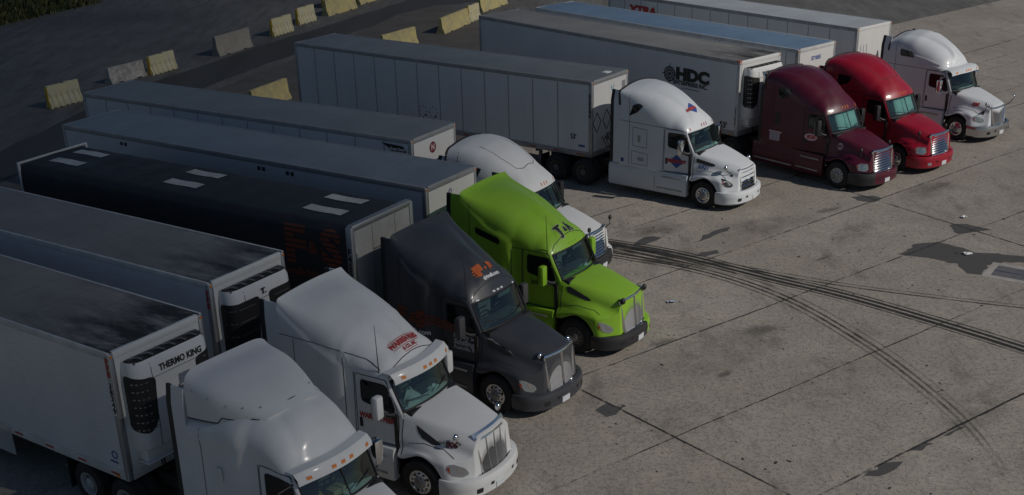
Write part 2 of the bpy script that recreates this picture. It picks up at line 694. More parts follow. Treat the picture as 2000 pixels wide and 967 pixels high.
def build_cab(sp, parent, pm):
    """sleeper cab shell lofted along the truck; returns (cab object, glass...)"""
    zt, w = interp(sp['top']), interp(sp['w'])
    a, b = interp(sp['a']), interp(sp['b'])
    led = interp(sp.get('ledge', [(-6, 0), (0, 0)]))
    zb = interp(sp['zb'])
    cr_ = sp.get('crown', 0.05)
    crn = interp(cr_) if isinstance(cr_, list) else (lambda q: cr_)
    wt, wb = sp['ws_top'], sp['ws_bot']
    bow0 = sp.get('bow', 0.2)

    def bow(s):
        t = min(max((s + 4.3) / 1.9, 0), 1)
        return bow0 * t * t * (3 - 2 * t)

    st = list(np.linspace(sp['rear'], wt, 44)) + list(np.linspace(wt, wb, 9))[1:]
    rows = []
    for s in st:
        half = section(w(s), zb(s), zt(s), a(s), b(s), led(s) if s < wt else 0, 0.03, crn(s))
        k = bow(s)
        full = [(-y, z) for y, z in half[::-1]] + half[1:]
        rows.append([(s - k * y * y, y, z) for y, z in full])
    nc = len(rows[0])
    V = [p for r in rows for p in r]
    mid = (nc - 1) // 2
    iw0 = 43
    gl = 10 + 3     # columns each side of the centre taken by the windscreen
    F, G = [], []
    for i in range(len(st) - 1):
        for j in range(nc - 1):
            q = (i * nc + j, i * nc + j + 1, (i + 1) * nc + j + 1, (i + 1) * nc + j)
            if i >= iw0 and mid - gl <= j < mid + gl:
                G.append(q)
            else:
                F.append(q)
    F.append(tuple(range(nc))[::-1])
    F = [f[::-1] for f in F]
    G = [f[::-1] for f in G]
    cab = link_mesh('cab', V, F, pm, parent, True, 42)
    full_bvh = BVHTree.FromPolygons([Vector(p) for p in V], F + G)
    # windscreen
    idx = sorted({i for f in G for i in f})
    rm = {k: i for i, k in enumerate(idx)}
    c = Vector((-3.2, 0, 2.0))
    GV = [Vector(V[i]) + (c - Vector(V[i])).normalized() * 0.012 for i in idx]
    ws = link_mesh('windshield', GV, [tuple(rm[i] for i in f) for f in G], GLASS, parent, True, 60)
    # black seal round the windscreen
    cols = [mid - gl, mid + gl]
    loop = [V[iw0 * nc + j] for j in range(cols[0], cols[1] + 1)] + [V[i * nc + cols[1]] for i in range(iw0 + 1, len(st))] + \
           [V[(len(st) - 1) * nc + j] for j in range(cols[1] - 1, cols[0] - 1, -1)] + [V[i * nc + cols[0]] for i in range(len(st) - 2, iw0, -1)]
    MB().tube(loop + [loop[0]], 0.022, 6, False).build('windshield_seal', SEAL, parent)
    if sp.get('split'):
        pl = [V[i * nc + mid] for i in range(iw0, len(st))]
        MB().tube(pl, 0.016, 6).build('centre_pillar', SEAL, parent)
    # wipers
    wp = [Vector(V[(len(st) - 2) * nc + mid + g]) for g in (-10, -2, 2, 10)]
    wpm = [Vector(V[(len(st) - 3) * nc + mid + g]) for g in (-9, 9)]
    for p, q in ((wp[1], wpm[0]), (wp[2], wpm[1])):
        MB().tube([p + Vector((0.02, 0, 0.02)), q + Vector((0.02, 0, 0.03))], 0.012, 5).build('wiper', PLASTIC, parent)
    # interior
    x1, x0 = wb - 0.1, wt - 0.9
    zc = zt(wb)
    MB().box(x1 - 0.62, x1 - 0.12, -0.86, 0.86, zc - 0.35, zc - 0.03, 0.05).build('dashboard', DARKIN, parent)
    for s in (-1, 1):
        MB().box(x0 - 0.12, x0 + 0.05, s * 0.5 - 0.25, s * 0.5 + 0.25, 1.4, 2.35, 0.05).box(x0, x0 + 0.5, s * 0.5 - 0.25, s * 0.5 + 0.25, 1.4, 1.58, 0.05).build('seat', GREYIN, parent)
    MB().box(x0 - 0.45, x0 - 0.4, -0.85, 0.85, 1.2, zt(x0 - 0.4) - 0.75).build('sleeper_curtain', mat('curtain_' + sp.get('curtain', 'grey'), sp.get('curtain_col', (0.12, 0.13, 0.13)), 0.9), parent)
    return cab, full_bvh, zt, rows


def catmull(P, n):
    """P (k,m,3) -> refined along axis 0 by n"""
    k = len(P)
    out = []
    for i in range(k - 1):
        p0, p1, p2, p3 = P[max(i - 1, 0)], P[i], P[i + 1], P[min(i + 2, k - 1)]
        for t in np.linspace(0, 1, n, endpoint=False):
            out.append(0.5 * ((2 * p1) + (-p0 + p2) * t + (2 * p0 - 5 * p1 + 4 * p2 - p3) * t * t + (-p0 + 3 * p1 - 3 * p2 + p3) * t**3))
    out.append(P[-1])
    return np.array(out)


AXX = -1.5


def build_hood(sp, parent, pm):
    """bonnet with flared wheel-arch wings as one panel"""
    hz0, hz1 = sp['hood_z']            # cowl height, nose height
    wr, wf = sp['hood_w']              # half width at cowl and at nose
    fz = sp.get('fender_z', 1.25)
    xn = sp.get('nose_x', -0.28)
    bul = sp.get('bulge', 1.17)
    rows = []
    xs = [-2.12, -1.95, -1.5, -1.1, -0.75, -0.45, xn]
    xr = xs[0]
    for x in xs:
        t = (x - xr) / (xn - xr)
        te = t * t * (3 - 2 * t)
        zt = hz0 + (hz1 - hz0) * (0.55 * t + 0.45 * t ** 2.2)
        wh = wr + (wf - wr) * (0.75 * t + 0.25 * te)
        # wheel arch
        d = x - AXX
        ra = 0.66
        arch = 0.5 + math.sqrt(max(ra * ra - d * d, 0)) if abs(d) < ra else 0
        zb = max(arch, 0.72 if d > 0 else 0.98)
        hump = math.exp(-((x + 1.35) / 0.75) ** 2)
        z4 = min(fz * (0.86 + 0.14 * hump) + 0.02, zt - 0.12)
        yo = bul - 0.0 * t
        side_y = wh + 0.05 + 0.06 * t
        z3 = z4 + 0.10 + 0.10 * (1 - t)
        bx = sp.get('sweep', 0.62) * t ** 5          # the wings sweep back at the nose
        cols = [
            (x, 0, zt), (x - 0.02 * t, wh * 0.45, zt - 0.008), (x - 0.05 * t, wh * 0.82, zt - 0.035), (x - 0.06 * t, wh, zt - 0.10),
            (x - 0.10 * bx, side_y, (zt - 0.1 + z3) / 2 + 0.02), (x - 0.15 * bx, side_y + 0.06, z3),
            (x - 0.35 * bx, min(side_y + 0.2, yo - 0.12), z4 + 0.015), (x - 0.75 * bx, yo - 0.07, z4 - 0.06), (x - bx, yo, max(z4 - 0.17, zb + 0.05)), (x - bx, yo + 0.005, zb)]
        rows.append(cols)
    # front face: drop to the bumper
    top = rows[-1]
    for k, dz in ((0.5, None), (1.0, None)):
        r = []
        for i, (x, y, z) in enumerate(top):
            zl = sp.get('nose_bot', 0.70)
            r.append((x + 0.05 * k * (1 if i < 8 else 0.4), y + (0.04 * k if 4 <= i < 8 else 0), z + (zl - z) * k))
        rows.append(r)
    P = np.array(rows, float)
    A = catmull(P[:7], 6)
    Bf = catmull(P[6:], 4)
    G = np.concatenate([A, Bf[1:]], 0)
    G = catmull(G.transpose(1, 0, 2), 4).transpose(1, 0, 2)
    nr, nc = G.shape[:2]
    full = np.concatenate([G[:, ::-1] * np.array([1, -1, 1]), G[:, 1:]], 1)
    m = full.shape[1]
    V = full.reshape(-1, 3)
    F = [(i * m + j, (i + 1) * m + j, (i + 1) * m + j + 1, i * m + j + 1) for i in range(nr - 1) for j in range(m - 1)]
    hood = link_mesh('hood', V, F, pm, parent, True, 35)
    return hood, bvh_of(hood)


def build_bumper(sp, parent, pm):
    """wrap-round bumper with a curved plan"""
    zt, zb = sp.get('bump_z', (0.72, 0.28))
    plan = [(-0.98, 1.205), (-0.75, 1.2), (-0.52, 1.13), (-0.33, 0.98), (-0.2, 0.78), (-0.12, 0.5), (-0.08, 0.25), (-0.07, 0)]
    P = np.array([(x, y, 0) for x, y in plan])
    P = catmull(P[:, None, :], 4)[:, 0, :]
    pts = [(p[0], -p[1]) for p in P] + [(p[0], p[1]) for p in P[::-1][1:]]
    prof = [(-0.03, zt), (0.0, zt - 0.012), (0.012, zt - 0.05), (0.028, (zt + zb) / 2 + 0.05), (0.020, (zt + zb) / 2 + 0.02), (0.012, zb + 0.05), (-0.03, zb)]
    V, F = [], []
    n = len(prof)
    for i, (x, y) in enumerate(pts):
        a = pts[max(i - 1, 0)]
        c = pts[min(i + 1, len(pts) - 1)]
        tx, ty = c[0] - a[0], c[1] - a[1]
        L = math.hypot(tx, ty)
        nx, ny = ty / L, -tx / L
        for o, z in prof:
            V.append((x + nx * o, y + ny * o, z))
        V.append((x - nx * 0.12, y - ny * 0.12, zt))
        V.append((x - nx * 0.12, y - ny * 0.12, zb))
    k = n + 2
    order = [n] + list(range(n)) + [n + 1]
    for i in range(len(pts) - 1):
        for a, c in zip(order[:-1], order[1:]):
            F.append((i * k + a, i * k + c, (i + 1) * k + c, (i + 1) * k + a))
    mats = [pm] + ([sp['bump_mid']] if sp.get('bump_mid') else [])
    mi = [0] * len(F)
    if sp.get('bump_mid'):
        per = len(order) - 1
        for fi in range(len(F)):
            if abs(pts[fi // per][1]) < sp.get('bump_mid_w', 0.7):
                mi[fi] = 1
    if sp.get('bump_far'):
        mats = [pm, sp['bump_far']]
        mi = [1 if pts[fi // (len(order) - 1)][1] > 0.48 else 0 for fi in range(len(F))]
    bo = link_mesh('bumper', V, F, pm, parent, True, 35, mats, mi)
    recalc(bo)
    bv = bvh_of(bo)
    return bo, bv


def build_grille(sp, parent, bv_hood):
    g = sp['grille']
    z0, z1 = g['z']
    wt_, wb_ = g['w']
    kind = g['kind']
    x0 = sp.get('nose_x', -0.28)

    def fx(y, z):          # front surface of the grille, gently curved
        return x0 + 0.085 - 0.10 * (y / 0.6) ** 2 - 0.10 * (z - z0) / (z1 - z0)

    def hw(z):
        t = (z - z0) / (z1 - z0)
        return wb_ + (wt_ - wb_) * t

    def patch(name, ys, zs, off, m, par):
        V = [(fx(u * hw(z), z) + off, u * hw(z), z) for z in zs for u in ys]
        n = len(ys)
        F = [(i * n + j, i * n + j + 1, (i + 1) * n + j + 1, (i + 1) * n + j) for i in range(len(zs) - 1) for j in range(n - 1)]
        return link_mesh(name, V, F, m, par, True)

    us = np.linspace(-1, 1, 13)
    base = patch('grille', us, np.linspace(z0, z1, 9), -0.005, g.get('back', mat('grille_mesh', (0.035, 0.035, 0.038), 0.5, 0.4)), parent)
    b = MB()
    ring = [(fx(u * hw(z1), z1), u * hw(z1), z1) for u in us] + [(fx(hw(z), z), hw(z), z) for z in np.linspace(z1, z0, 9)[1:]] + \
           [(fx(u * hw(z0), z0), u * hw(z0), z0) for u in us[::-1][1:]] + [(fx(hw(z), z), -hw(z), z) for z in np.linspace(z0, z1, 9)[1:-1]]
    rr = g.get('ring', 0.035)
    b.tube(ring + [ring[0]], rr, 8, False)
    if g.get('cap'):          # tall polished top cap
        h = g['cap']
        zz = np.linspace(z1 - 0.02, z1 + h, 4)
        n = len(us)
        v = [(fx(u * wt_, z1) + 0.03 - 0.7 * max(z - z1, 0), u * wt_ * 1.05, z - 0.03 * abs(u)) for z in zz for u in us]
        b.add(v, [(i * n + j, i * n + j + 1, (i + 1) * n + j + 1, (i + 1) * n + j) for i in range(3) for j in range(n - 1)])
        # side closing strips
    b.build('grille_surround', g.get('ringmat', CHROME), base)
    sb = MB()
    if kind == 'hbars':
        k = g['n']
        for i in range(k):
            z = z0 + (z1 - z0) * (i + 0.75) / (k + 0.5)
            pts = [(fx(u * hw(z), z) + 0.015, u * hw(z) * 0.97, z + g.get('arc', 0.0) * (1 - u * u)) for u in us]
            top = [(p[0] - 0.02, p[1], p[2] + g['bh'] / 2) for p in pts]
            bot = [(p[0] + 0.012, p[1], p[2] - g['bh'] / 2) for p in pts]
            bck = [(p[0] - 0.03, p[1], p[2] - g['bh'] / 2) for p in pts]
            n = len(us)
            sb.add(top + bot + bck, [(j, n + j, n + j + 1, j + 1) for j in range(n - 1)] + [(n + j, 2 * n + j, 2 * n + j + 1, n + j + 1) for j in range(n - 1)])
        sb.build('grille_bars', g.get('barmat', CHROME), base)
    elif kind == 'vbars':
        k = g['n']
        for i in range(1, k):
            u = -1 + 2 * i / k
            sb.tube([(fx(u * hw(z), z) + 0.01, u * hw(z), z) for z in np.linspace(z0, z1, 6)], g['bh'], 6)
        sb.build('grille_bars', g.get('barmat', CHROME), base)
        if g.get('fine'):
            fb = MB()
            for i in range(1, g['fine']):
                u = -1 + 2 * i / g['fine']
                fb.tube([(fx(u * hw(z), z), u * hw(z), z) for z in np.linspace(z0 + 0.02, z1 - 0.02, 5)], 0.006, 4)
            fb.build('grille_slats', mat('dark_slat', (0.40, 0.40, 0.41), 0.35, 0.5), base)
    return base


def build_mirror(parent, side, y0, x, z, m, armm, h=0.58, style='pod'):
    b = MB()
    y = y0 + 0.34
    b.box(x - 0.10, x + 0.09, side * (y - 0.12), side * (y + 0.13), z - h / 2, z + h / 2, 0.06)
    o = b.build('mirror', m, parent)
    MB().box(x - 0.108, x - 0.102, side * (y - 0.09), side * (y + 0.10), z - h / 2 + 0.06, z + h / 2 - 0.06).build('mirror_glass', mat('mirror_glass', (0.5, 0.55, 0.6), 0.03, 1.0), o)
    a = MB()
    if style == 'frame':
        MB().tube([(x, side * y, z - h / 2 + 0.02), (x, side * y, z - h / 2 - 0.05), (x + 0.05, side * (y0 - 0.1), z - h / 2 - 0.1)], 0.018, 6).build('mirror_arm', armm, o)
    if style == 'pod':
        a.tube([(x + 0.02, side * (y - 0.08), z - h * 0.28), (x + 0.10, side * (y0 + 0.12), z - h * 0.45), (x + 0.22, side * (y0 - 0.12), z - h * 0.55)], [0.03, 0.04, 0.05], 8)
        a.tube([(x + 0.02, side * (y - 0.08), z - h * 0.45), (x + 0.16, side * (y0 - 0.1), z - h * 0.75)], 0.022, 6)
    else:
        a.tube([(x, side * y, z + h / 2 - 0.02), (x, side * y, z + h / 2 + 0.05), (x + 0.05, side * (y0 - 0.1), z + h / 2 + 0.10)], 0.018, 6)
    a.build('mirror_arm', armm, o)
    return o


def build_hood_mirror(parent, side, base, tip, m, armm, r=0.085):
    o = MB().ball((tip[0], side * tip[1], tip[2]), r * 0.75, r, r * 1.1, 14).build('hood_mirror', m, parent)
    p0 = Vector((base[0], side * base[1], base[2]))
    p1 = Vector((tip[0], side * tip[1], tip[2] - r * 0.9))
    mid = p0.lerp(p1, 0.5) + Vector((0.06, side * 0.05, 0.0))
    MB().tube([p0, mid, p1], 0.016, 6).build('mirror_arm', armm, o)
    return o


def headlight(sp, parent, bv, side):
    """lens wrapped round the front corner of the wing"""
    fr = diag_frame(side, 40)
    poly = sp['lamp']       # (u,z) list; u grows towards the outside of the truck
    poly = [(p[0] * 1.0, p[1]) for p in poly]
    o, u, v, d = fr
    sgn = 1 if u.y * side > 0 else -1
    pl = rpoly([(p[0] * sgn, p[1]) for p in poly], 0.05, 3)
    h = decal('headlight', poly2d(pl, 0.06), fr, bv, LENSDK if sp.get('lamp_dark') else LENS, parent, 0.012, 0.03)
    if h is None:
        return
    # reflector, indicator
    c = (np.mean([p[0] for p in poly]), np.mean([p[1] for p in poly]))
    inn = [(c[0] + (p[0] - c[0]) * 0.4 - 0.05, c[1] + (p[1] - c[1]) * 0.5) for p in poly]
    decal('reflector', poly2d(rpoly([(p[0] * sgn, p[1]) for p in inn], 0.03, 3), 0.06), fr, bv, CHROME if not sp.get('lamp_dark') else LENS, h, 0.016)
    xo = max(p[0] for p in poly)
    am = [p for p in poly]
    am = [(max(p[0], xo - 0.07), c[1] + (p[1] - c[1]) * 0.62 - 0.01) for p in am]
    if len(set(am)) > 3:
        decal('indicator', poly2d([(p[0] * sgn, p[1]) for p in am], 0.06), fr, bv, mat('indicator_orange', (0.36, 0.07, 0.02), 0.25, coat=0.6), h, 0.017)


def build_tractor(name, label, sp, pose):
    t = thing('semi_truck', label, 'truck', pose[0], pose[1], pose[2])
    pm = sp['paint']
    lower = sp.get('lower', pm)
    cab, bv, zt, rows = build_cab(sp, t, pm)
    hood, bvh = build_hood(sp, t, sp.get('hood_paint', pm))
    bump, bvb = build_bumper(sp, t, sp.get('bump_paint', pm))
    build_grille(sp, t, bvh)
    B = [bv]
    x_r = sp['rear']
    # cowl between hood and screen
    zc = sp['hood_z'][0]
    MB().box(-2.2, sp['ws_bot'] + 0.02, -0.9, 0.9, zc - 0.42, zc - 0.045, 0.03).build('cowl', PLASTIC, t)
    # firewall and inner wings hide the engine bay
    MB().box(-2.25, -2.15, -1.05, 1.05, 0.75, zc - 0.15).box(-0.62, -0.55, -0.75, 0.75, 0.55, 1.35).box(-2.1, -0.6, -0.72, -0.66, 0.6, 1.3).box(-2.1, -0.6, 0.66, 0.72, 0.6, 1.3).build('inner_wing', CHASSIS, t)
    for fr in ('near', 'far'):
        decal('panel_seam', strip2d([(-2.03, zc - 0.12), (-2.05, 1.5), (-2.02, 1.05)], 0.022), fr, [bvh], SEAM, hood, 0.006)
        decal('panel_seam', strip2d([(-1.9, 1.33), (-1.5, 1.40), (-1.0, 1.34), (-0.72, 1.2)], 0.012), fr, [bvh], SEAM, hood, 0.004)
    ang = [2 * math.pi * k / 20 for k in range(21)]
    MB().tube([(-2.72 + 0.10 * math.sin(a_), 0.5 + 0.22 * math.cos(a_), 2.02 + 0.20 * math.sin(a_)) for a_ in ang], 0.02, 6, False).tube([(-2.72, 0.5, 2.02), (-2.4, 0.5, 1.85)], 0.03, 6).tube([(-2.72, 0.29, 2.02), (-2.72, 0.71, 2.02)], 0.018, 6).build('steering_wheel', PLASTIC, t)
    for s in (-1, 1):
        MB().box(-2.42, -2.36, s * 0.42 - 0.26, s * 0.42 + 0.26, 2.50, 2.66, 0.02).build('inner_visor', GREYIN, t)
    # ---- doors and side windows
    wl = sp.get('win', [(-3.12, 2.62), (-2.42, 2.6), (-2.24, 2.02), (-2.32, 1.96), (-3.12, 2.1)])
    dr = sp.get('door', [(-3.27, 2.76), (-2.44, 2.74), (-2.18, 2.05), (-2.2, 1.16), (-3.27, 1.16)])
    for fr in ('near', 'far'):
        d = decal('door', poly2d(rpoly(dr, 0.09), 0.12), fr, B, sp.get('door_paint', pm), t, 0.008, 0.02)
        decal('door_seam', strip2d(rpoly(dr, 0.09) + [rpoly(dr, 0.09)[0]], 0.018), fr, B, SEAM, d, 0.0095)
        f = decal('side_window', poly2d(rpoly(wl, 0.09), 0.12), fr, B, SIDEGLASS if False else DGLASS, d, 0.0125)
        wl2 = rpoly(wl, 0.09)
        decal('window_rubber', strip2d(wl2 + [wl2[0]], 0.04), fr, B, SEAL, f, 0.0145)
        if sp.get('vent_bar'):
            decal('vent_bar', strip2d([(-2.62, 2.58), (-2.56, 2.02)], 0.022), fr, B, sp['vent_bar'], f, 0.016)
        hx, hz = sp.get('handle', (-3.17, 1.55))
        decal('door_handle', poly2d(rpoly([(hx - 0.045, hz - 0.12), (hx + 0.045, hz - 0.12), (hx + 0.045, hz + 0.12), (hx - 0.045, hz + 0.12)], 0.03), 0.1), fr, B, PLASTIC, d, 0.014)
    # ---- sleeper features
    for fr in ('near', 'far'):
        for nm, poly, m in sp.get('side_panels', []):
            decal(nm, poly2d(rpoly(poly, 0.07), 0.12), fr, B, m, t, 0.009)
        for line in sp.get('seams', []):
            decal('panel_seam', strip2d(line, 0.016), fr, B, SEAM, t, 0.005)
    for line in sp.get('top_seams', []):
        decal('panel_seam', strip2d(line, 0.018), 'top', B, SEAM, t, 0.005)
    for line in sp.get('brow_seams', []):
        decal('panel_seam', strip2d(line, 0.02), 'brow', B, SEAM, t, 0.005)
    # ---- side extenders behind the sleeper
    ez = sp.get('ext_top', 3.9)
    ex = sp.get('ext_x', -5.55)
    for s in (-1, 1):
        yw = sp['w'][0][1]
        b = MB()
        n = 8
        zz = np.linspace(1.2, ez, n)
        v = []
        for z in zz:
            t_ = max(0, (z - (ez - 0.3)) / 0.3)
            yo = yw - 0.03 * (z - 1.2) / 2.7 - sp.get('ext_in', 0.12) * t_ ** 2
            v += [(x_r + 0.01, s * yo, z), (x_r + 0.01, s * (yo - 0.03), z), (ex, s * (yo - 0.03), z), (ex, s * yo, z)]
        f = []
        for i in range(n - 1):
            for j in range(4):
                f.append((i * 4 + j, i * 4 + (j + 1) % 4, i * 4 + 4 + (j + 1) % 4, i * 4 + 4 + j))
        f += [(0, 1, 2, 3), tuple(4 * (n - 1) + j for j in (3, 2, 1, 0))]
        o = recalc(b.add(v, f).build('side_extender', pm, t))
        r = MB()
        v2 = [(p[0] - (0.0), p[1], p[2]) for p in v]
        v3 = []
        for i in range(n):
            q = v2[i * 4 + 3]
            v3 += [(q[0] + 0.001, q[1] + s * 0.004, q[2]), (q[0] + 0.001, q[1] - s * 0.05, q[2]), (q[0] - 0.14, q[1] - s * 0.05, q[2]), (q[0] - 0.14, q[1] + s * 0.004, q[2])]
        recalc(r.add(v3, f).build('rubber_edge', PLASTIC, o))
    if sp.get('roof_trim'):
        top = [q for q in rows[0] if q[2] > zt(x_r) - 0.75]
        MB().tube([(q[0] - 0.03, q[1] * 0.99, q[2] - 0.01) for q in top], 0.05, 8).build('roof_trim', PLASTIC, t)
    # ---- skirts, steps, tanks
    sk0, sk1 = sp.get('skirt', (-5.72, -2.22))
    skm = sp.get('skirt_paint', lower)
    for s in (-1, 1):
        b = MB()
        yw = 1.2
        prof = [(1.0, 0.33), (yw - 0.02, 0.31), (yw + 0.01, 0.40), (yw + 0.01, 0.98), (yw - 0.04, 1.12), (1.0, 1.13)]
        n = len(prof)
        xs = [sk0, sk0 + 0.03, -3.62, -2.3, sk1]
        v = []
        for i, x in enumerate(xs):
            k = 1.0 if i else 0.985
            for y, z in prof:
                zz = z
                if i == 4 and z < 0.9:
                    zz = z + 0.02
                v.append((x + (0.0 if i < 4 else -0.12 * abs(z - 0.7) * 0), s * y * k, zz))
        f = [(i * n + j, i * n + (j + 1) % n, (i + 1) * n + (j + 1) % n, (i + 1) * n + j) for i in range(len(xs) - 1) for j in range(n)]
        f += [tuple(range(n)), tuple((len(xs) - 1) * n + j for j in range(n))[::-1]]
        o = recalc(b.add(v, f).build('side_skirt', skm, t, True, 25))
        fr = 'near' if s < 0 else 'far'
        sb = bvh_of(o)
        decal('panel_seam', strip2d([(-3.62, 0.36), (-3.62, 1.05)], 0.016), fr, [sb], SEAM, o, 0.005)
        stm = sp.get('step_mat', ALU)
        for z, x0, x1 in ((0.95, -3.3, -2.4), (0.50, -3.5, -2.4)):
            MB().box(x0, x1, s * 1.20, s * 1.235, z - 0.025, z + 0.025, 0.01).build('step', stm, o)
        if sp.get('strip'):
            MB().box(sk0 + 0.1, -3.7, s * 1.20, s * 1.23, 0.44, 0.50, 0.01).build('trim_strip', sp['strip'], o)
        if sp.get('tank'):
            tb = MB()
            tb.tube([(-3.55, s * 1.02, 0.72), (-2.75, s * 1.02, 0.72)], 0.30, 18)
    # ---- chassis, rear deck
    nose = sp['nose']
    ax1, ax2 = nose - 0.17, nose - 1.50
    c = MB()
    for s in (-1, 1):
        c.box(ax2 - 0.8, -0.5, s * 0.38, s * 0.46, 0.72, 0.98)
    for x in (-1.0, -2.4, x_r - 0.3, ax1 + 0.5, ax1, ax2, ax2 - 0.7):
        c.box(x - 0.06, x + 0.06, -0.38, 0.38, 0.78, 0.94)
    c.build('chassis_frame', CHASSIS, t)
    for x in (AXX,):
        MB().tube([(x, -1.0, 0.5), (x, 1.0, 0.5)], 0.07, 8).build('axle', CHASSIS, t)
    for x in (ax1, ax2):
        MB().tube([(x, -1.0, 0.515), (x, 1.0, 0.515)], 0.09, 8).ball((x, 0, 0.53), 0.26, 0.28, 0.26).build('axle', CHASSIS, t)
    MB().box(nose - 1.35, nose - 0.45, -0.42, 0.42, 0.985, 1.035, 0.02).build('fifth_wheel', CHASSIS, t)
    for s in (-1, 1):
        MB().tube([(-3.62, s * 0.86, 0.74), (x_r - 0.35, s * 0.86, 0.74)], 0.29, 18).build('fuel_tank', ALU, t)
        MB().box(ax2 - 0.72, ax2 - 0.70, s * 0.68, s * 1.25, 0.2, 0.95).build('mud_flap', PLASTIC, t)
    MB().box(x_r - 0.62, x_r - 0.12, -0.42, 0.42, 1.0, 1.04).build('deck_plate', ALU, t)
    # air lines
    a = MB()
    for k, y in enumerate((-0.25, 0.0, 0.25)):
        a.tube([(x_r - 0.02, y, 1.9), (x_r - 0.3, y, 1.35), (nose + 0.25, y * 0.7, 1.4), (nose + 0.03, y * 0.7, 1.75)], 0.018, 6)
    a.build('air_lines', PLASTIC, t)
    # ---- wheels
    rim = sp.get('rim', 'alloy')
    rr = sp.get('rear_rim', 'dark')
    for s in (-1, 1):
        add_wheel(t, AXX, s, 1.05, 'front', rim, random.random())
        for x in (ax1, ax2):
            add_wheel(t, x, s, 0.93, 'dual', rr, random.random())
    # arch liners
    for s in (-1, 1):
        v, f = [], []
        n = 12
        for i in range(n + 1):
            th = math.pi * i / n
            for y in (0.7, 1.15):
                v.append((AXX + 0.64 * math.cos(th), s * y, 0.5 + 0.64 * math.sin(th)))
        for i in range(n):
            f.append((2 * i, 2 * i + 1, 2 * i + 3, 2 * i + 2))
        link_mesh('arch_liner', v, f, PLASTIC, t, True, 60)
    # ---- lamps
    for s in (-1, 1):
        headlight(sp, t, [bvh], s)
    mk = sp.get('markers', [(-0.78, 0.06), (-0.16, 0), (0, 0), (0.16, 0), (0.78, 0.06)])
    mt = [bv]
    if sp.get('visor'):
        # separate sun visor above the screen
        v, f = [], []
        n = 21
        V = sp['visor']
        xs = np.linspace(-1, 1, n)
        yw = V['w']
        bw = V.get('bow', 0.2)
        for u in xs:
            y = u * yw
            xb = V['x'] - bw * y * y
            drop = 0.06 * abs(u) ** 3
            v += [(xb - V['d'], y, V['z'] + 0.10 - drop), (xb - V['d'] * 0.35, y, V['z'] + 0.09 - drop), (xb, y, V['z'] - 0.02 - drop), (xb + 0.02, y, V['z'] - 0.13 - drop), (xb - 0.02, y, V['z'] - 0.13 - drop), (xb - 0.03, y, V['z'] - 0.03 - drop)]
        for i in range(n - 1):
            for j in range(5):
                f.append((i * 6 + j, i * 6 + 6 + j, i * 6 + 7 + j, i * 6 + 1 + j))
        vo = recalc(link_mesh('sun_visor', v, f, pm, t, True, 40))
        vb = bvh_of(vo)
        for y, dz in mk:
            decal('marker_light', poly2d([(y - 0.055, V['z'] - 0.065 - dz * .3), (y + 0.055, V['z'] - 0.065 - dz * .3), (y + 0.055, V['z'] - 0.005 - dz * .3), (y - 0.055, V['z'] - 0.005 - dz * .3)], 0.05), 'front', [vb], AMBER, vo, 0.012, 0.02)
    else:
        zz = sp.get('marker_z', zt(sp['ws_top']) + 0.13)
        sx, sz = sp.get('marker_size', (0.018, 0.05))
        for y, dz in mk:
            decal('marker_light', poly2d(rpoly([(y - sx, zz - sz - dz), (y + sx, zz - sz - dz), (y + sx, zz + sz - dz), (y - sx, zz + sz - dz)], 0.015, 2), 0.05), 'front', [bv], sp.get('marker_mat', AMBER), t, 0.014, 0.02)
    # ---- mirrors
    for s in (-1, 1):
        build_mirror(t, s, 1.02, sp.get('mirror_x', -2.42), 2.22, sp.get('mirror_mat', pm), sp.get('mirror_arm', PLASTIC), sp.get('mirror_h', 0.56), sp.get('mirror_style', 'pod'))
        hm = sp.get('hood_mirror')
        if hm:
            build_hood_mirror(t, s, hm[0], hm[1], sp.get('hood_mirror_mat', CHROME), sp.get('hood_mirror_arm', PLASTIC), sp.get('hood_mirror_r', 0.085))
    # ---- licence plate
    py = sp.get('plate_y', 0.0)
    zb_ = sp.get('bump_z', (0.72, 0.28))[1]
    decal('licence_plate', poly2d([(py - 0.15, zb_ + 0.06), (py + 0.15, zb_ + 0.06), (py + 0.15, zb_ + 0.21), (py - 0.15, zb_ + 0.21)], 0.1), 'front', [bvb], PLATE, t, 0.02, 0.02)
    for s in (-1, 1):
        decal('fog_light', poly2d(rpoly([(s * 0.78 - 0.08, zb_ + 0.12), (s * 0.78 + 0.08, zb_ + 0.12), (s * 0.78 + 0.08, zb_ + 0.24), (s * 0.78 - 0.08, zb_ + 0.24)], 0.03), 0.05), 'front', [bvb], sp.get('fog_mat', PLASTIC), t, 0.008)
        decal('tow_hole', poly2d(rpoly([(s * 0.42 - 0.05, zb_ + 0.2), (s * 0.42 + 0.05, zb_ + 0.2), (s * 0.42 + 0.05, zb_ + 0.28), (s * 0.42 - 0.05, zb_ + 0.28)], 0.02), 0.05), 'front', [bvb], PLASTIC, t, 0.008)
    if sp.get('antenna'):
        for s in sp['antenna']:
            ax_, az_ = sp.get('antenna_base', (-2.5, 2.75))
            MB().tube([(ax_, s * 0.98, az_), (ax_ - 0.02, s * 1.0, az_ + 1.1)], [0.012, 0.006], 5).ball((ax_, s * 0.98, az_), 0.03, 0.03, 0.04, 8).build('antenna', PLASTIC, t)
    # hood vents, badges and lettering
    for nm, poly, m, par in sp.get('hood_panels', []):
        for fr in ('near', 'far'):
            decal(nm, poly2d(rpoly(poly, 0.02), 0.06), fr, [bvh], m, hood, 0.008)
    for spec in sp.get('texts', []):
        vf = spec['vf']
        where = {'cab': [bv], 'hood': [bvh], 'bump': [bvb]}[spec.get('on', 'cab')]
        decal(spec.get('name', 'lettering'), vf, spec['fr'], where, spec['m'], t, spec.get('off', 0.018))
    if sp.get('extra'):
        sp['extra'](t, bv, bvh, bvb, zt)
    return t


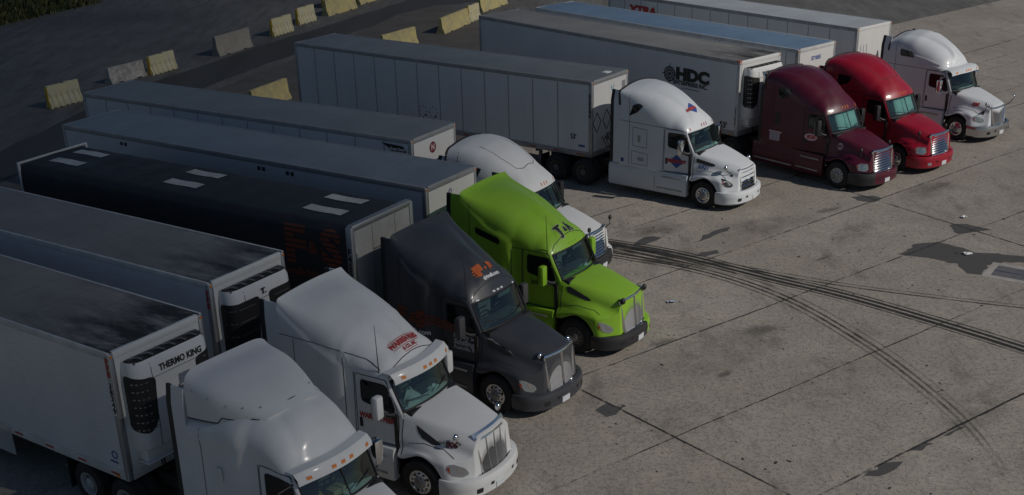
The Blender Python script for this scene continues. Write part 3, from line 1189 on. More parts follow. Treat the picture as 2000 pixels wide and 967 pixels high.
# ------------------------------------------------------------------ trailers
def trailer_wall_mat(name, col, rib=None, dirt=0.25, rough=0.32):
    if name in MATS:
        return MATS[name]
    m = mat(name, col, rough, 0, dirt, (0.33, 0.33, 0.33), 0.7, 0.55, stretch=(1, 1, 0.25))
    nt = m.node_tree
    b = nt.nodes['Principled BSDF']
    if rib:
        tc = N(nt, 'ShaderNodeTexCoord')
        wv = N(nt, 'ShaderNodeTexWave', Scale=rib[1], bands_direction=rib[0])
        nt.links.new(tc.outputs['Object'], wv.inputs['Vector'])
        bp = N(nt, 'ShaderNodeBump')
        bp.inputs['Strength'].default_value = rib[2]
        bp.inputs['Distance'].default_value = 0.02
        nt.links.new(wv.outputs['Fac'], bp.inputs['Height'])
        nt.links.new(bp.outputs[0], b.inputs['Normal'])
    return m


def roof_mat(name, col, soot=0.0, rough=0.5, metal=0.0, bands=0.25):
    """sheet roof: faint cross seams, dust, soot trails from the cooling unit"""
    if name in MATS:
        return MATS[name]
    m, nt, b = newmat(name)
    f, _ = noise_fac(nt, 0.55, 6, 0.6, 0.3, 0.75)
    dark = tuple(c * 0.72 for c in col)
    c1 = mix(nt, f, col, dark)
    tc = N(nt, 'ShaderNodeTexCoord')
    sep = N(nt, 'ShaderNodeSeparateXYZ')
    nt.links.new(tc.outputs['Object'], sep.inputs[0])
    if bands:
        q = N(nt, 'ShaderNodeMath', operation='SINE')
        ml = N(nt, 'ShaderNodeMath', operation='MULTIPLY')
        ml.inputs[1].default_value = 2 * math.pi / 1.22
        nt.links.new(sep.outputs['X'], ml.inputs[0])
        nt.links.new(ml.outputs[0], q.inputs[0])
        rg = N(nt, 'ShaderNodeMapRange')
        rg.inputs['From Min'].default_value = 0.93
        rg.inputs['From Max'].default_value = 1.0
        rg.inputs['To Max'].default_value = bands
        nt.links.new(q.outputs[0], rg.inputs['Value'])
        c1 = mix(nt, rg.outputs[0], c1, tuple(c * 0.5 for c in col))
    if soot:
        # soot is thick near the nose, breaking up towards the back
        g = N(nt, 'ShaderNodeMapRange')
        g.inputs['From Min'].default_value = -5.0
        g.inputs['From Max'].default_value = 0.0
        nt.links.new(sep.outputs['X'], g.inputs['Value'])
        nf, mp = noise_fac(nt, 1.3, 7, 0.7, 0.38, 0.66, (0.35, 1.2, 1), R(20))
        mu = N(nt, 'ShaderNodeMath', operation='MULTIPLY')
        pw = N(nt, 'ShaderNodeMath', operation='POWER')
        pw.inputs[1].default_value = 1.6
        nt.links.new(g.outputs[0], pw.inputs[0])
        nt.links.new(pw.outputs[0], mu.inputs[0])
        nt.links.new(nf, mu.inputs[1])
        m2 = N(nt, 'ShaderNodeMath', operation='MULTIPLY', use_clamp=True)
        nt.links.new(mu.outputs[0], m2.inputs[0])
        m2.inputs[1].default_value = soot
        c1 = mix(nt, m2.outputs[0], c1, (0.03, 0.028, 0.026))
    nt.links.new(c1, b.inputs['Base Color'])
    b.inputs['Roughness'].default_value = rough
    b.inputs['Metallic'].default_value = metal
    MATS[name] = m
    return m


WTR = 2.6


def trailer_running_gear(t, L, zf, skirt=False, rim='steel_white', slide=1.7):
    for s in (-1, 1):
        for x in (-L + slide, -L + slide + 1.25):
            add_wheel(t, x, s, 0.95, 'dual', rim, random.random())
    b = MB()
    for s in (-1, 1):
        b.box(-L + 0.6, -L + slide + 2.4, s * 0.42, s * 0.52, zf - 0.28, zf - 0.02)
    for x in (-L + slide, -L + slide + 1.25):
        b.box(x - 0.35, x + 0.35, -0.52, 0.52, zf - 0.4, zf - 0.28)
    b.build('bogie', CHASSIS, t)
    for x in (-L + slide, -L + slide + 1.25):
        MB().tube([(x, -1.0, 0.515), (x, 1.0, 0.515)], 0.08, 8).build('axle', CHASSIS, t)
    for s in (-1, 1):
        MB().box(-L + 0.35, -L + 0.37, s * 0.7, s * 1.25, 0.25, zf - 0.05).build('mud_flap', PLASTIC, t)
        MB().box(-3.05, -2.93, s * 0.6 - 0.06, s * 0.6 + 0.06, 0.30, zf - 0.02).box(-3.15, -2.83, s * 0.6 - 0.16, s * 0.6 + 0.16, 0.26, 0.30).build('landing_leg', STEEL, t)
    MB().tube([(-2.99, -0.54, 0.95), (-2.99, 0.54, 0.95)], 0.03, 6).build('landing_gear_shaft', STEEL, t)
    c = MB()
    for x in np.arange(-L + 0.3, -0.3, 1.2):
        c.box(x - 0.03, x + 0.03, -1.25, 1.25, zf - 0.12, zf - 0.01)
    c.build('cross_members', CHASSIS, t)
    MB().box(-L + 0.05, -L + 0.12, -1.1, 1.1, 0.48, 0.58).box(-L + 0.05, -L + 0.1, -0.5, -0.42, 0.5, zf - 0.02).box(-L + 0.05, -L + 0.1, 0.42, 0.5, 0.5, zf - 0.02).build('rear_guard', STEEL, t)
    if skirt:
        for s in (-1, 1):
            MB().box(-L + 4.2, -4.3, s * 1.24, s * 1.255, 0.42, zf - 0.005).build('side_skirt', mat('skirt_panel', (0.45, 0.46, 0.47), 0.5, 0, 0.4), t)


def van_trailer(label, pose, wall, roof, rail=None, seams=1.22, nose_col=None, tape=True, post=None, skirt=False, rail_h=0.22, nose_band=True, rim='steel_white', W=WTR):
    x, y, a, L, H = pose
    t = thing('semi_trailer', label, 'trailer', x, y, a)
    zf = 1.05
    hw = W / 2
    rail = rail or ALU
    post = post or ALU
    # wall panels: box open at the top
    zr = zf + rail_h
    ztop = H - 0.16
    seam_m = mat('wall_seam_grey', (0.30, 0.31, 0.33), 0.45, 0.1)
    for s in (-1, 1):
        b = MB()
        b.box(-L, -0.02, s * (hw - 0.05), s * (hw - 0.012), zr, ztop)
        b.cur = 1
        if seams:
            for xx in np.arange(-L + seams, -0.4, seams):
                b.box(xx - 0.022, xx + 0.022, s * (hw - 0.02), s * (hw - 0.006), zr, ztop)
        walls = b.build('side_wall', [wall, seam_m], t, False)
    MB().box(-0.06, 0, -hw + 0.14, hw - 0.14, zr - 0.1, ztop).build('front_wall', nose_col or wall, t, False)
    # roof with a slight camber
    ny = 9
    v, f = [], []
    for xx in np.linspace(-L + 0.02, -0.05, 15):
        for yy in np.linspace(-hw + 0.05, hw - 0.05, ny):
            v.append((xx, yy, H - 0.012 + 0.02 * (1 - (yy / hw) ** 2)))
    for i in range(14):
        for j in range(ny - 1):
            f.append((i * ny + j, (i + 1) * ny + j, (i + 1) * ny + j + 1, i * ny + j + 1))
    link_mesh('roof', v, f, roof, t, True)
    # rails
    br_rail = {}
    for s in (-1, 1):
        MB().box(-L, -0.02, s * (hw - 0.06), s * hw, ztop - 0.002, H, 0.012).box(-L, -0.02, s * (hw - 0.02), s * (hw + 0.004), ztop + 0.02, ztop + 0.05).build('top_rail', rail, t)
        br = MB().box(-L, -0.02, s * (hw - 0.05), s * (hw + 0.002), zf, zr, 0.01).build('bottom_rail', rail, t)
        br_rail[s] = br
        if tape:
            k = MB()
            for i, xx in enumerate(np.arange(-L + 0.6, -0.5, 1.15)):
                k.box(xx, xx + 0.30, s * (hw + 0.002), s * (hw + 0.005), zf + 0.07, zf + 0.12)
            k.build('reflective_tape', REDLENS, br, False)
            MB().box(-0.42, -0.30, s * (hw + 0.002), s * (hw + 0.02), zf + 0.03, zf + 0.09).box(-L / 2, -L / 2 + 0.12, s * (hw + 0.002), s * (hw + 0.02), zf + 0.03, zf + 0.09).build('marker_light', AMBER, br)
        MB().box(-0.16, 0.012, s * (hw - 0.13), s * (hw + 0.004), zf - 0.01, H - 0.02, 0.05).build('corner_post', post, t)
        MB().box(-L - 0.04, -L + 0.10, s * (hw - 0.1), s * (hw + 0.003), zf - 0.02, H + 0.006, 0.01).build('rear_post', rail, t)
    for s in (-1, 1):
        MB().box(0.012, 0.022, s * (hw - 0.09), s * (hw - 0.03), H - 0.12, H - 0.07).build('corner_lamp', AMBER, t)
        rv = MB()
        for xx in np.arange(-L + 0.3, -0.2, 0.3):
            rv.box(xx - 0.01, xx + 0.01, s * (hw + 0.003), s * (hw + 0.008), zr - 0.05, zr - 0.03)
        rv.build('rivet_row', STEEL, br_rail[s], False)
    MB().box(-0.10, 0.008, -hw + 0.12, hw - 0.12, ztop - 0.02, H + 0.004, 0.03).build('nose_rail', rail if nose_band else (nose_col or wall), t)
    MB().box(-0.10, 0.006, -hw + 0.12, hw - 0.12, zf, zr, 0.01).build('nose_sill', rail, t)
    MB().box(-L - 0.035, -L + 0.08, -hw + 0.09, hw - 0.09, H - 0.10, H + 0.004, 0.01).build('rear_header', rail, t)
    for s in (-1, 1):
        d = MB().box(-L - 0.02, -L + 0.03, s * 0.005, s * (hw - 0.1), zf + 0.02, H - 0.11, 0.008).build('rear_door', wall, t)
        MB().tube([(-L - 0.04, s * 0.35, zf + 0.05), (-L - 0.04, s * 0.35, H - 0.15)], 0.018, 6).build('lock_rod', STEEL, d)
    MB().box(-L, -0.05, -hw + 0.05, hw - 0.05, zf - 0.01, zf + 0.03).build('floor', CHASSIS, t)
    # glad hands plate on the nose
    MB().box(0.0, 0.03, -0.28, 0.28, 1.55, 1.85, 0.01).build('connector_plate', STEEL, t)
    trailer_running_gear(t, L, zf, skirt, rim)
    fr = {'near': 'near', 'front': 'front'}
    return t, bvh_of(walls), hw, zf, H, L


def side_text(t, vf, m, y, name='lettering', off=0.008):
    return link_mesh(name, [(p[0], y - off, p[1]) for p in vf[0]], vf[1], m, t, False)


def front_text(t, vf, m, x, name='lettering'):
    return link_mesh(name, [(x, p[0], p[1]) for p in vf[0]], vf[1], m, t, False)


def vstack(s, x, z, size, step, bold=0.004, squash=1.0):
    return join2d(*[move2d(text2d(ch, size, bold, squash=squash), x, z - i * step) for i, ch in enumerate(s)])


def rect2d(x0, x1, z0, z1):
    return [(x0, z0), (x1, z0), (x1, z1), (x0, z1)], [(0, 1, 2, 3)]


def circle2d(x, z, r, n=20, rz=None):
    rz = rz or r
    return [(x + r * math.cos(2 * math.pi * i / n), z + rz * math.sin(2 * math.pi * i / n)) for i in range(n)], [tuple(range(n))]


def ring2d(x, z, r0, r1, n=24):
    v = []
    for i in range(n):
        t = 2 * math.pi * i / n
        v += [(x + r0 * math.cos(t), z + r0 * math.sin(t)), (x + r1 * math.cos(t), z + r1 * math.sin(t))]
    return v, [(2 * i, 2 * i + 1, (2 * i + 3) % (2 * n), (2 * i + 2) % (2 * n)) for i in range(n)]


def slit(vf, gap, duty):
    """cut lettering into horizontal stripes"""
    bm = bmesh.new()
    vs = [bm.verts.new((p[0], p[1], 0)) for p in vf[0]]
    for f in vf[1]:
        try:
            bm.faces.new([vs[i] for i in f])
        except ValueError:
            pass
    ys = [p[1] for p in vf[0]]
    y = min(ys)
    cuts = []
    while y < max(ys):
        cuts += [y, y + gap * duty]
        y += gap
    for c in cuts:
        bmesh.ops.bisect_plane(bm, geom=bm.verts[:] + bm.edges[:] + bm.faces[:], plane_co=(0, c, 0), plane_no=(0, 1, 0))
    y0 = min(ys)
    kill = [f for f in bm.faces if ((f.calc_center_median().y - y0) / gap) % 1.0 > duty]
    bmesh.ops.delete(bm, geom=kill, context='FACES')
    bm.verts.index_update()
    v = [(p.co.x, p.co.y) for p in bm.verts]
    f = [tuple(q.index for q in p.verts) for p in bm.faces]
    bm.free()
    return v, f


def reefer_unit(t, H, hw, style, text):
    """front-mounted cooling unit with side grilles"""
    wm = mat('reefer_shell_white', (0.72, 0.73, 0.73), 0.4, 0, 0.2, (0.35, 0.35, 0.35), 1.5, 0.3)
    d, w = 0.46, 1.05
    z0, z1 = H - 2.30, H - 0.28

    def ring(z, k, dd):
        # rounded rectangle plan
        pts = []
        c = 0.26
        for (cx, cy, a0) in ((dd - c, -w * k + c, -90), (dd - c, w * k - c, 0)):
            for i in range(7):
                th = R(a0 + 90 * i / 6)
                pts.append((cx + c * math.cos(th), cy + c * math.sin(th)))
        return [(0.0, -w * k, z)] + [(p[0], p[1], z) for p in pts] + [(0.0, w * k, z)]

    lv = [(z0 - 0.12, 0.97, d - 0.20), (z0, 1.0, d - 0.03), (z0 + 0.5, 1.0, d), (z1 - 0.45, 1.0, d), (z1 - 0.14, 0.995, d - 0.02), (z1, 0.97, d - 0.08)]
    rows = [ring(*q) for q in lv]
    n = len(rows[0])
    v = [p for r in rows for p in r]
    f = [(i * n + j, i * n + j + 1, (i + 1) * n + j + 1, (i + 1) * n + j) for i in range(len(lv) - 1) for j in range(n - 1)]
    f += [tuple(range(n))[::-1]]
    u = recalc(link_mesh('reefer_unit', v, f, wm, t, True, 40))
    bv = bvh_of(u)
    # recessed top opening with fan gear
    MB().box(0.02, d - 0.12, -w + 0.1, w - 0.1, z1 - 0.03, z1 - 0.004).build('top_grille', mat('reefer_black', (0.015, 0.015, 0.016), 0.6), u)
    g = MB()
    for yy in np.linspace(-w + 0.3, w - 0.3, 6):
        g.tube([(0.05, yy - 0.08, z1 - 0.01), (0.2, yy, z1 + 0.035), (d - 0.15, yy + 0.06, z1 + 0.0)], 0.02, 6)
    g.build('fan_guard', STEEL, u)
    # side grille wrapping the near corner (and far corner)
    for s in (-1, 1):
        fr = diag_frame(s, 45)
        o, uu, vv, dd = fr
        sg = 1 if uu.y * s > 0 else -1
        c0 = 0.42          # corner position along u
        zz0, zz1 = (z0 + 0.46, z1 - 0.36)
        if style == 'honey':
            poly = [(0.06, zz1 - 0.04), (0.72, zz1 + 0.08), (0.72, zz0), (0.28, zz0 - 0.08), (0.12, zz0 + 0.12)]
        else:
            poly = [(-0.22, zz1 + 0.04), (0.72, zz1 + 0.04), (0.72, zz0 - 0.10), (-0.08, zz0 - 0.12), (-0.14, zz0 + 0.1)]
        poly = rpoly([(p[0] * sg, p[1]) for p in poly], 0.12, 4)
        gb = decal('side_grille', poly2d(poly, 0.06), fr, [bv], mat('reefer_black', (0.015, 0.015, 0.016), 0.6), u, 0.018, 0.02)
        if style == 'honey':
            hm = mat('reefer_chrome_tick', (0.5, 0.5, 0.5), 0.3, 0.9)
            hv = []
            hg = []
            for r_ in range(13):
                for c_ in range(6):
                    px = 0.14 + c_ * 0.10 + (0.05 if r_ % 2 else 0)
                    pz = zz0 + 0.02 + r_ * (zz1 - zz0 - 0.03) / 13
                    hg.append(ring2d(px * sg, pz, 0.034, 0.042, 6))
                    if r_ % 2 == 0 and 0 < c_ < 5:
                        hv.append(rect2d(px * sg - 0.02, px * sg + 0.03, pz - 0.012, pz + 0.012))
            decal('honeycomb', join2d(*hg), fr, [bv], mat('reefer_grille_edge', (0.06, 0.06, 0.06), 0.35), gb, 0.022)
            decal('grille_ticks', join2d(*hv), fr, [bv], hm, gb, 0.024)
        else:
            bars = [strip2d([(-0.10 * sg, z), (0.62 * sg, z)], 0.024) for z in np.linspace(zz0 + 0.1, zz1 - 0.12, 4)]
            decal('grille_bars', join2d(*bars), fr, [bv], mat('grille_bar_grey', (0.20, 0.20, 0.21), 0.3, 0.6), gb, 0.024)
    # lower cabinet: controls and belly
    MB().box(0.0, d - 0.14, -w + 0.08, -0.1, z0 - 0.34, z0 + 0.02, 0.05).box(0.0, d - 0.1, -w + 0.05, -0.08, z0 - 0.38, z0 - 0.34, 0.015).build('lower_cover', wm, u)
    MB().tube([(0.18, -0.55, z0 - 0.36), (0.2, -0.5, z0 - 0.7), (0.05, -0.4, z0 - 1.0)], 0.022, 6).tube([(0.14, -0.45, z0 - 0.36), (0.18, -0.42, z0 - 0.75), (0.05, -0.3, z0 - 1.05)], 0.022, 6).build('hose', PLASTIC, u)
    # latch, vent and name
    if text:
        decal('lettering', move2d(text2d(text, 0.20, 0.009, 0, squash=0.88), 0.18, z1 - 0.28), 'front', [bv], mat('letter_black', (0.02, 0.02, 0.02), 0.5), u, 0.008)
        decal('vent_plate', rect2d(0.05, 0.36, z1 - 0.85, z1 - 0.6), 'front', [bv], mat('vent_blue_grey', (0.20, 0.23, 0.28), 0.4), u, 0.008)
        MB().ball((d + 0.02, 0.12, z1 - 0.86), 0.06, 0.12, 0.06).build('beacon', STEEL, u)
    decal('panel_seam', join2d(strip2d([(-0.62, z0), (-0.62, z1 - 0.08)], 0.014), strip2d([(-0.85, z1 - 0.42), (1.0, z1 - 0.42)], 0.012)), 'front', [bv], SEAM, u, 0.006)
    return u
#@@PART2

# ------------------------------------------------------------------ ground
def ground_asphalt_mat():
    m, nt, b = newmat('yard_asphalt')
    f1, _ = noise_fac(nt, 0.09, 6, 0.6, 0.35, 0.7)
    f2, _ = noise_fac(nt, 1.2, 8, 0.75, 0.42, 0.70, (1, 0.22, 1), R(-78))
    f3, _ = noise_fac(nt, 9.0, 3, 0.7, 0.52, 0.70)
    c = mix(nt, f1, (0.105, 0.105, 0.104), (0.180, 0.176, 0.168))
    c = mix(nt, f2, c, (0.070, 0.066, 0.061))
    mm = N(nt, 'ShaderNodeMath', operation='MULTIPLY')
    nt.links.new(f3, mm.inputs[0])
    mm.inputs[1].default_value = 0.35
    c = mix(nt, mm.outputs[0], c, (0.15, 0.14, 0.125))
    nt.links.new(c, b.inputs['Base Color'])
    b.inputs['Roughness'].default_value = 0.9
    bp = N(nt, 'ShaderNodeBump')
    bp.inputs['Strength'].default_value = 0.5
    bp.inputs['Distance'].default_value = 0.03
    nt.links.new(f2, bp.inputs['Height'])
    nt.links.new(bp.outputs[0], b.inputs['Normal'])
    return m


def road_mat():
    m, nt, b = newmat('road_asphalt')
    f1, _ = noise_fac(nt, 0.5, 5, 0.6, 0.35, 0.7, (1, 0.12, 1), R(-64))
    f2, _ = noise_fac(nt, 14, 4, 0.7, 0.45, 0.7)
    c = mix(nt, f1, (0.030, 0.030, 0.032), (0.055, 0.054, 0.054))
    c = mix(nt, f2, c, (0.085, 0.083, 0.080))
    nt.links.new(c, b.inputs['Base Color'])
    b.inputs['Roughness'].default_value = 0.85
    return m


def concrete_mat():
    m, nt, b = newmat('worn_concrete')
    L = nt.links.new
    f1, _ = noise_fac(nt, 0.16, 5, 0.6, 0.32, 0.7)
    f2, _ = noise_fac(nt, 1.1, 7, 0.7, 0.38, 0.7)
    f3, _ = noise_fac(nt, 8.0, 5, 0.8, 0.50, 0.64)
    f4, _ = noise_fac(nt, 20.0, 3, 0.7, 0.58, 0.66)
    f5, _ = noise_fac(nt, 0.9, 5, 0.65, 0.56, 0.70, (1, 0.35, 1), R(40))
    c = mix(nt, f1, (0.345, 0.302, 0.252), (0.460, 0.418, 0.362))
    tc = N(nt, 'ShaderNodeTexCoord')
    sep = N(nt, 'ShaderNodeSeparateXYZ')
    L(tc.outputs['Object'], sep.inputs[0])

    def cell(ax, ay, off, size):
        x = N(nt, 'ShaderNodeMath', operation='MULTIPLY')
        x.inputs[1].default_value = ax / size
        L(sep.outputs['X'], x.inputs[0])
        y = N(nt, 'ShaderNodeMath', operation='MULTIPLY_ADD')
        y.inputs[1].default_value = ay / size
        L(sep.outputs['Y'], y.inputs[0])
        L(x.outputs[0], y.inputs[2])
        o = N(nt, 'ShaderNodeMath', operation='SUBTRACT')
        o.inputs[1].default_value = off / size
        L(y.outputs[0], o.inputs[0])
        fl = N(nt, 'ShaderNodeMath', operation='FLOOR')
        L(o.outputs[0], fl.inputs[0])
        return fl.outputs[0]

    cb = N(nt, 'ShaderNodeCombineXYZ')
    L(cell(-0.607, 0.795, 15.0, 3.97), cb.inputs[0])
    L(cell(0.795, 0.607, 19.2, 18.1), cb.inputs[1])
    wn_ = N(nt, 'ShaderNodeTexWhiteNoise')
    L(cb.outputs[0], wn_.inputs['Vector'])
    c = mix(nt, wn_.outputs['Value'], c, mix(nt, 0.22, c, (0.20, 0.185, 0.165)))

    def scaled(f, k):
        q = N(nt, 'ShaderNodeMath', operation='MULTIPLY')
        L(f, q.inputs[0])
        q.inputs[1].default_value = k
        return q.outputs[0]
    c = mix(nt, scaled(f2, 0.6), c, (0.240, 0.222, 0.202))
    c = mix(nt, scaled(f5, 0.6), c, (0.150, 0.130, 0.112))
    c = mix(nt, scaled(f3, 0.55), c, (0.125, 0.112, 0.10))
    c = mix(nt, scaled(f4, 0.8), c, (0.055, 0.052, 0.05))
    L(c, b.inputs['Base Color'])
    b.inputs['Roughness'].default_value = 0.88
    bp = N(nt, 'ShaderNodeBump')
    bp.inputs['Strength'].default_value = 0.35
    bp.inputs['Distance'].default_value = 0.02
    L(f3, bp.inputs['Height'])
    L(bp.outputs[0], b.inputs['Normal'])
    return m


def sheet(name, poly, z, m, kind='structure'):
    o = link_mesh(name, [(x, y, z) for x, y in poly], [tuple(range(len(poly)))], m, None, False)
    if o.data.polygons[0].normal.z < 0:
        o.data.flip_normals()
    return tag(o, kind=kind)


def wobble(poly, amp, step=0.25, seed=0):
    """ragged outline"""
    r = random.Random(seed)
    out = []
    n = len(poly)
    for i in range(n):
        a, b = poly[i], poly[(i + 1) % n]
        k = max(1, int(math.dist(a, b) / step))
        for j in range(k):
            t = j / k
            out.append((a[0] + (b[0] - a[0]) * t + r.uniform(-amp, amp), a[1] + (b[1] - a[1]) * t + r.uniform(-amp, amp)))
    return out


sheet('ground', [(-900, -500), (900, -500), (900, 1500), (-900, 1500)], 0.0, ground_asphalt_mat())
ROAD = road_mat()
sheet('road', wobble([(-30.7, 29.33), (-23.25, 52.77), (-19.91, 67.63), (-13.89, 80.67), (-5.83, 96.73), (5.13, 118.28), (17.69, 118.99), (2.89, 96.59), (-3.91, 92.78), (-8.93, 83.56), (-15.51, 68.31), (-18.0, 58.7), (-24.39, 39.74)], 0.12, 1.5, 3), 0.004, ROAD)
sheet('yard_shoulder', wobble([(-44, -8), (-25.34, 29.42), (-19.09, 53.41), (-17.51, 60.83), (-9.24, 81.39), (-6.58, 89.62), (-4.0, 93.2), (-1.6, 91.0), (4.8, 81.5), (13.4, 73.0), (2, 55), (-12, 38), (-30, 5)], 0.06, 1.0, 4), 0.008, mat('worn_blacktop', (0.105, 0.098, 0.090), 0.9, 0, 0.9, (0.065, 0.060, 0.055), 0.6, bump=0.4, bscale=10))
sheet('concrete_apron', wobble([(-60, -30), (-38, -2), (-14.5, 36), (-6.0, 47.5), (3.5, 62.0), (13.4, 73.2), (25.45, 80.17), (35.44, 88.12), (60, 108), (140, 125), (140, -40)], 0.04, 1.0, 4), 0.0105, concrete_mat())
SEALED = mat('asphalt_patch', (0.072, 0.070, 0.072), 0.85, 0, 0.5, (0.10, 0.095, 0.09), 3)
# darker asphalt beyond the apron on the right comes from the yard ground itself


def bzpoly(pts):
    return pts


patches = [
    # repaired strip running into the drain, and the smaller one by the slab corner
    [(13.3, 38.75), (14.2, 39.75), (14.9, 39.95), (15.4, 39.4), (15.85, 38.8), (16.91, 38.41), (18.23, 37.81), (17.92, 37.38), (16.7, 37.78), (15.94, 37.66), (15.31, 36.75), (14.91, 36.9), (14.87, 37.74), (14.16, 38.36)],
    [(15.94, 41.61), (16.55, 41.62), (17.15, 40.95), (16.54, 40.83), (15.97, 40.55), (15.83, 41.02)],
    [(13.33, 45.14), (14.25, 45.26), (14.55, 44.9), (14.14, 44.42), (13.63, 44.51)],
    [(6.84, 40.51), (7.4, 41.0), (8.12, 41.7), (8.27, 42.12), (7.71, 41.79), (7.05, 41.04)],
    [(6.43, 39.19), (6.88, 39.62), (7.44, 39.74), (7.39, 39.42), (6.88, 39.15)],
    [(2.36, 28.17), (2.71, 28.59), (3.11, 28.28), (2.91, 27.86), (2.56, 27.81)],
    [(4.57, 40.46), (5.18, 41.32), (5.69, 41.22), (5.28, 40.58)],
    [(9.57, 25.63), (10.12, 26.0), (10.33, 25.95), (9.87, 25.58)],
    [(10.58, 26.32), (11.09, 26.75), (11.24, 26.64), (10.78, 26.27)],
    [(8.25, 24.52), (8.75, 25.0), (9.26, 25.11), (8.95, 24.74), (8.55, 24.48)],
]
for i, p in enumerate(patches):
    sheet('asphalt_patch', wobble(p, 0.07, 0.22, 40 + i), 0.012, SEALED)


def oil_mat(name, col, cover, scale, stretch=(1, 1, 1), lo=0.36):
    """thin broken film over the concrete"""
    m, nt, b = newmat(name)
    out = nt.nodes['Material Output']
    b.inputs['Base Color'].default_value = (*col, 1)
    b.inputs['Roughness'].default_value = 0.75
    f, _ = noise_fac(nt, scale, 6, 0.7, lo, 0.62, stretch)
    at = N(nt, 'ShaderNodeAttribute', attribute_name='fade')
    mu = N(nt, 'ShaderNodeMath', operation='MULTIPLY')
    nt.links.new(f, mu.inputs[0])
    nt.links.new(at.outputs['Fac'], mu.inputs[1])
    m2 = N(nt, 'ShaderNodeMath', operation='MULTIPLY', use_clamp=True)
    nt.links.new(mu.outputs[0], m2.inputs[0])
    m2.inputs[1].default_value = cover
    t = N(nt, 'ShaderNodeBsdfTransparent')
    mx = N(nt, 'ShaderNodeMixShader')
    nt.links.new(m2.outputs[0], mx.inputs[0])
    nt.links.new(t.outputs[0], mx.inputs[1])
    nt.links.new(b.outputs[0], mx.inputs[2])
    nt.links.new(mx.outputs[0], out.inputs['Surface'])
    return m


def film(name, V, F, fade, m):
    o = link_mesh(name, V, F, m, None, False)
    at = o.data.attributes.new('fade', 'FLOAT', 'POINT')
    at.data.foreach_set('value', fade)
    return tag(o, kind='structure')


SKID = oil_mat('tyre_mark', (0.028, 0.027, 0.027), 1.7, 1.6, (1, 1, 1), 0.22)


def skid(pts, w, z, k0=1.0, k1=0.6):
    P = np.array([(x, y, 0) for x, y in pts], float)
    P = catmull(P[:, None, :], 12)[:, 0, :]
    V, F, fd = [], [], []
    n = len(P)
    for i in range(n):
        a, c = P[max(i - 1, 0)], P[min(i + 1, n - 1)]
        d = (c - a) / np.linalg.norm(c - a)
        nx, ny = -d[1], d[0]
        t = i / (n - 1)
        k = (k0 + (k1 - k0) * t) * min(1, t * 12, (1 - t) * 6)
        for q, e in ((-1, 0.0), (-0.55, 0.9), (0, 0.55), (0.55, 1.0), (1, 0.0)):
            V.append((P[i][0] + nx * q * w / 2, P[i][1] + ny * q * w / 2, z))
            fd.append(e * k)
    for i in range(n - 1):
        for j in range(4):
            F.append((i * 5 + j, i * 5 + j + 1, i * 5 + 6 + j, i * 5 + 5 + j))
    film('tyre_mark', V, F, fd, SKID)


T1_ = [(2.86, 41.11), (3.92, 40.61), (5.95, 39.31), (8.56, 36.94), (10.48, 35.29), (12.38, 33.29), (14.45, 30.87), (16.47, 28.03)]
T2_ = [(2.86, 40.22), (3.91, 39.63), (6.74, 37.78), (8.83, 35.19), (10.25, 31.82), (10.99, 29.13), (11.41, 26.54), (11.4, 23.79)]
def shift(p, d):
    return [(x + d * 0.75, y + d * 0.66) for x, y in p]
zs_ = 0.016
for base, lines in ((T1_, [(-0.40, 0.05, 0.7, 0.0), (-0.20, 0.10, 1.1, 0.35), (0.0, 0.19, 1.3, 1.2), (0.25, 0.15, 1.3, 1.2), (0.46, 0.08, 1.0, 0.6)]),
                    ([(2.86, 40.95), (4.97, 39.74), (7.88, 37.81), (10.29, 36.28), (12.5, 35.17), (16.04, 33.67), (19.58, 32.68)], [(0.1, 0.08, 1.0, 0.7), (0.34, 0.06, 0.9, 0.3)]),
                    (T2_, [(-0.34, 0.06, 1.0, 0.0), (-0.12, 0.09, 1.2, 0.20), (0.10, 0.08, 1.2, 0.22), (0.36, 0.05, 0.8, 0.0)]),
                    ([(-1.55, 43.46), (0.96, 42.06), (3.06, 40.85), (5.2, 39.3), (7.0, 37.9)], [(-0.3, 0.16, 1.2, 0.5), (0.0, 0.2, 1.2, 0.6), (0.3, 0.16, 1.2, 0.4)])):
    for d_, w_, k0_, k1_ in lines:
        skid(shift(base, d_), w_, zs_, k0_, k1_)
        zs_ += 0.0008

JOINT = oil_mat('joint_filler', (0.03, 0.029, 0.028), 2.2, 2.2)


def joint(p, q, w, k, z):
    d = Vector((q[0] - p[0], q[1] - p[1]))
    L = d.length
    d.normalize()
    V, F, fd = [], [], []
    n = int(L / 0.4)
    r = random.Random(int(p[0] * 37 + q[1] * 11))
    off = 0.0
    for i in range(n + 1):
        off += r.uniform(-0.012, 0.012) - off * 0.05
        c = Vector(p) + d * (L * i / n)
        kk = k * (0.55 + 0.45 * math.sin(i * 0.21 + p[0]) * math.sin(i * 0.083 + p[1]) + r.uniform(-0.1, 0.25))
        for e, ff in ((-1, 0.0), (-0.5, 1.0), (0.5, 1.0), (1, 0.0)):
            V.append((c.x - d.y * (w * e + off), c.y + d.x * (w * e + off), z))
            fd.append(max(0.1, ff * kk) if ff else 0.0)
    for i in range(n):
        for j in range(3):
            F.append((i * 4 + j, i * 4 + j + 1, i * 4 + 5 + j, i * 4 + 4 + j))
    film('slab_joint', V, F, fd, JOINT)


def ext(p, q, a, b):
    d = (Vector(q) - Vector(p)).normalized()
    return tuple(Vector(p) - d * a), tuple(Vector(q) + d * b)


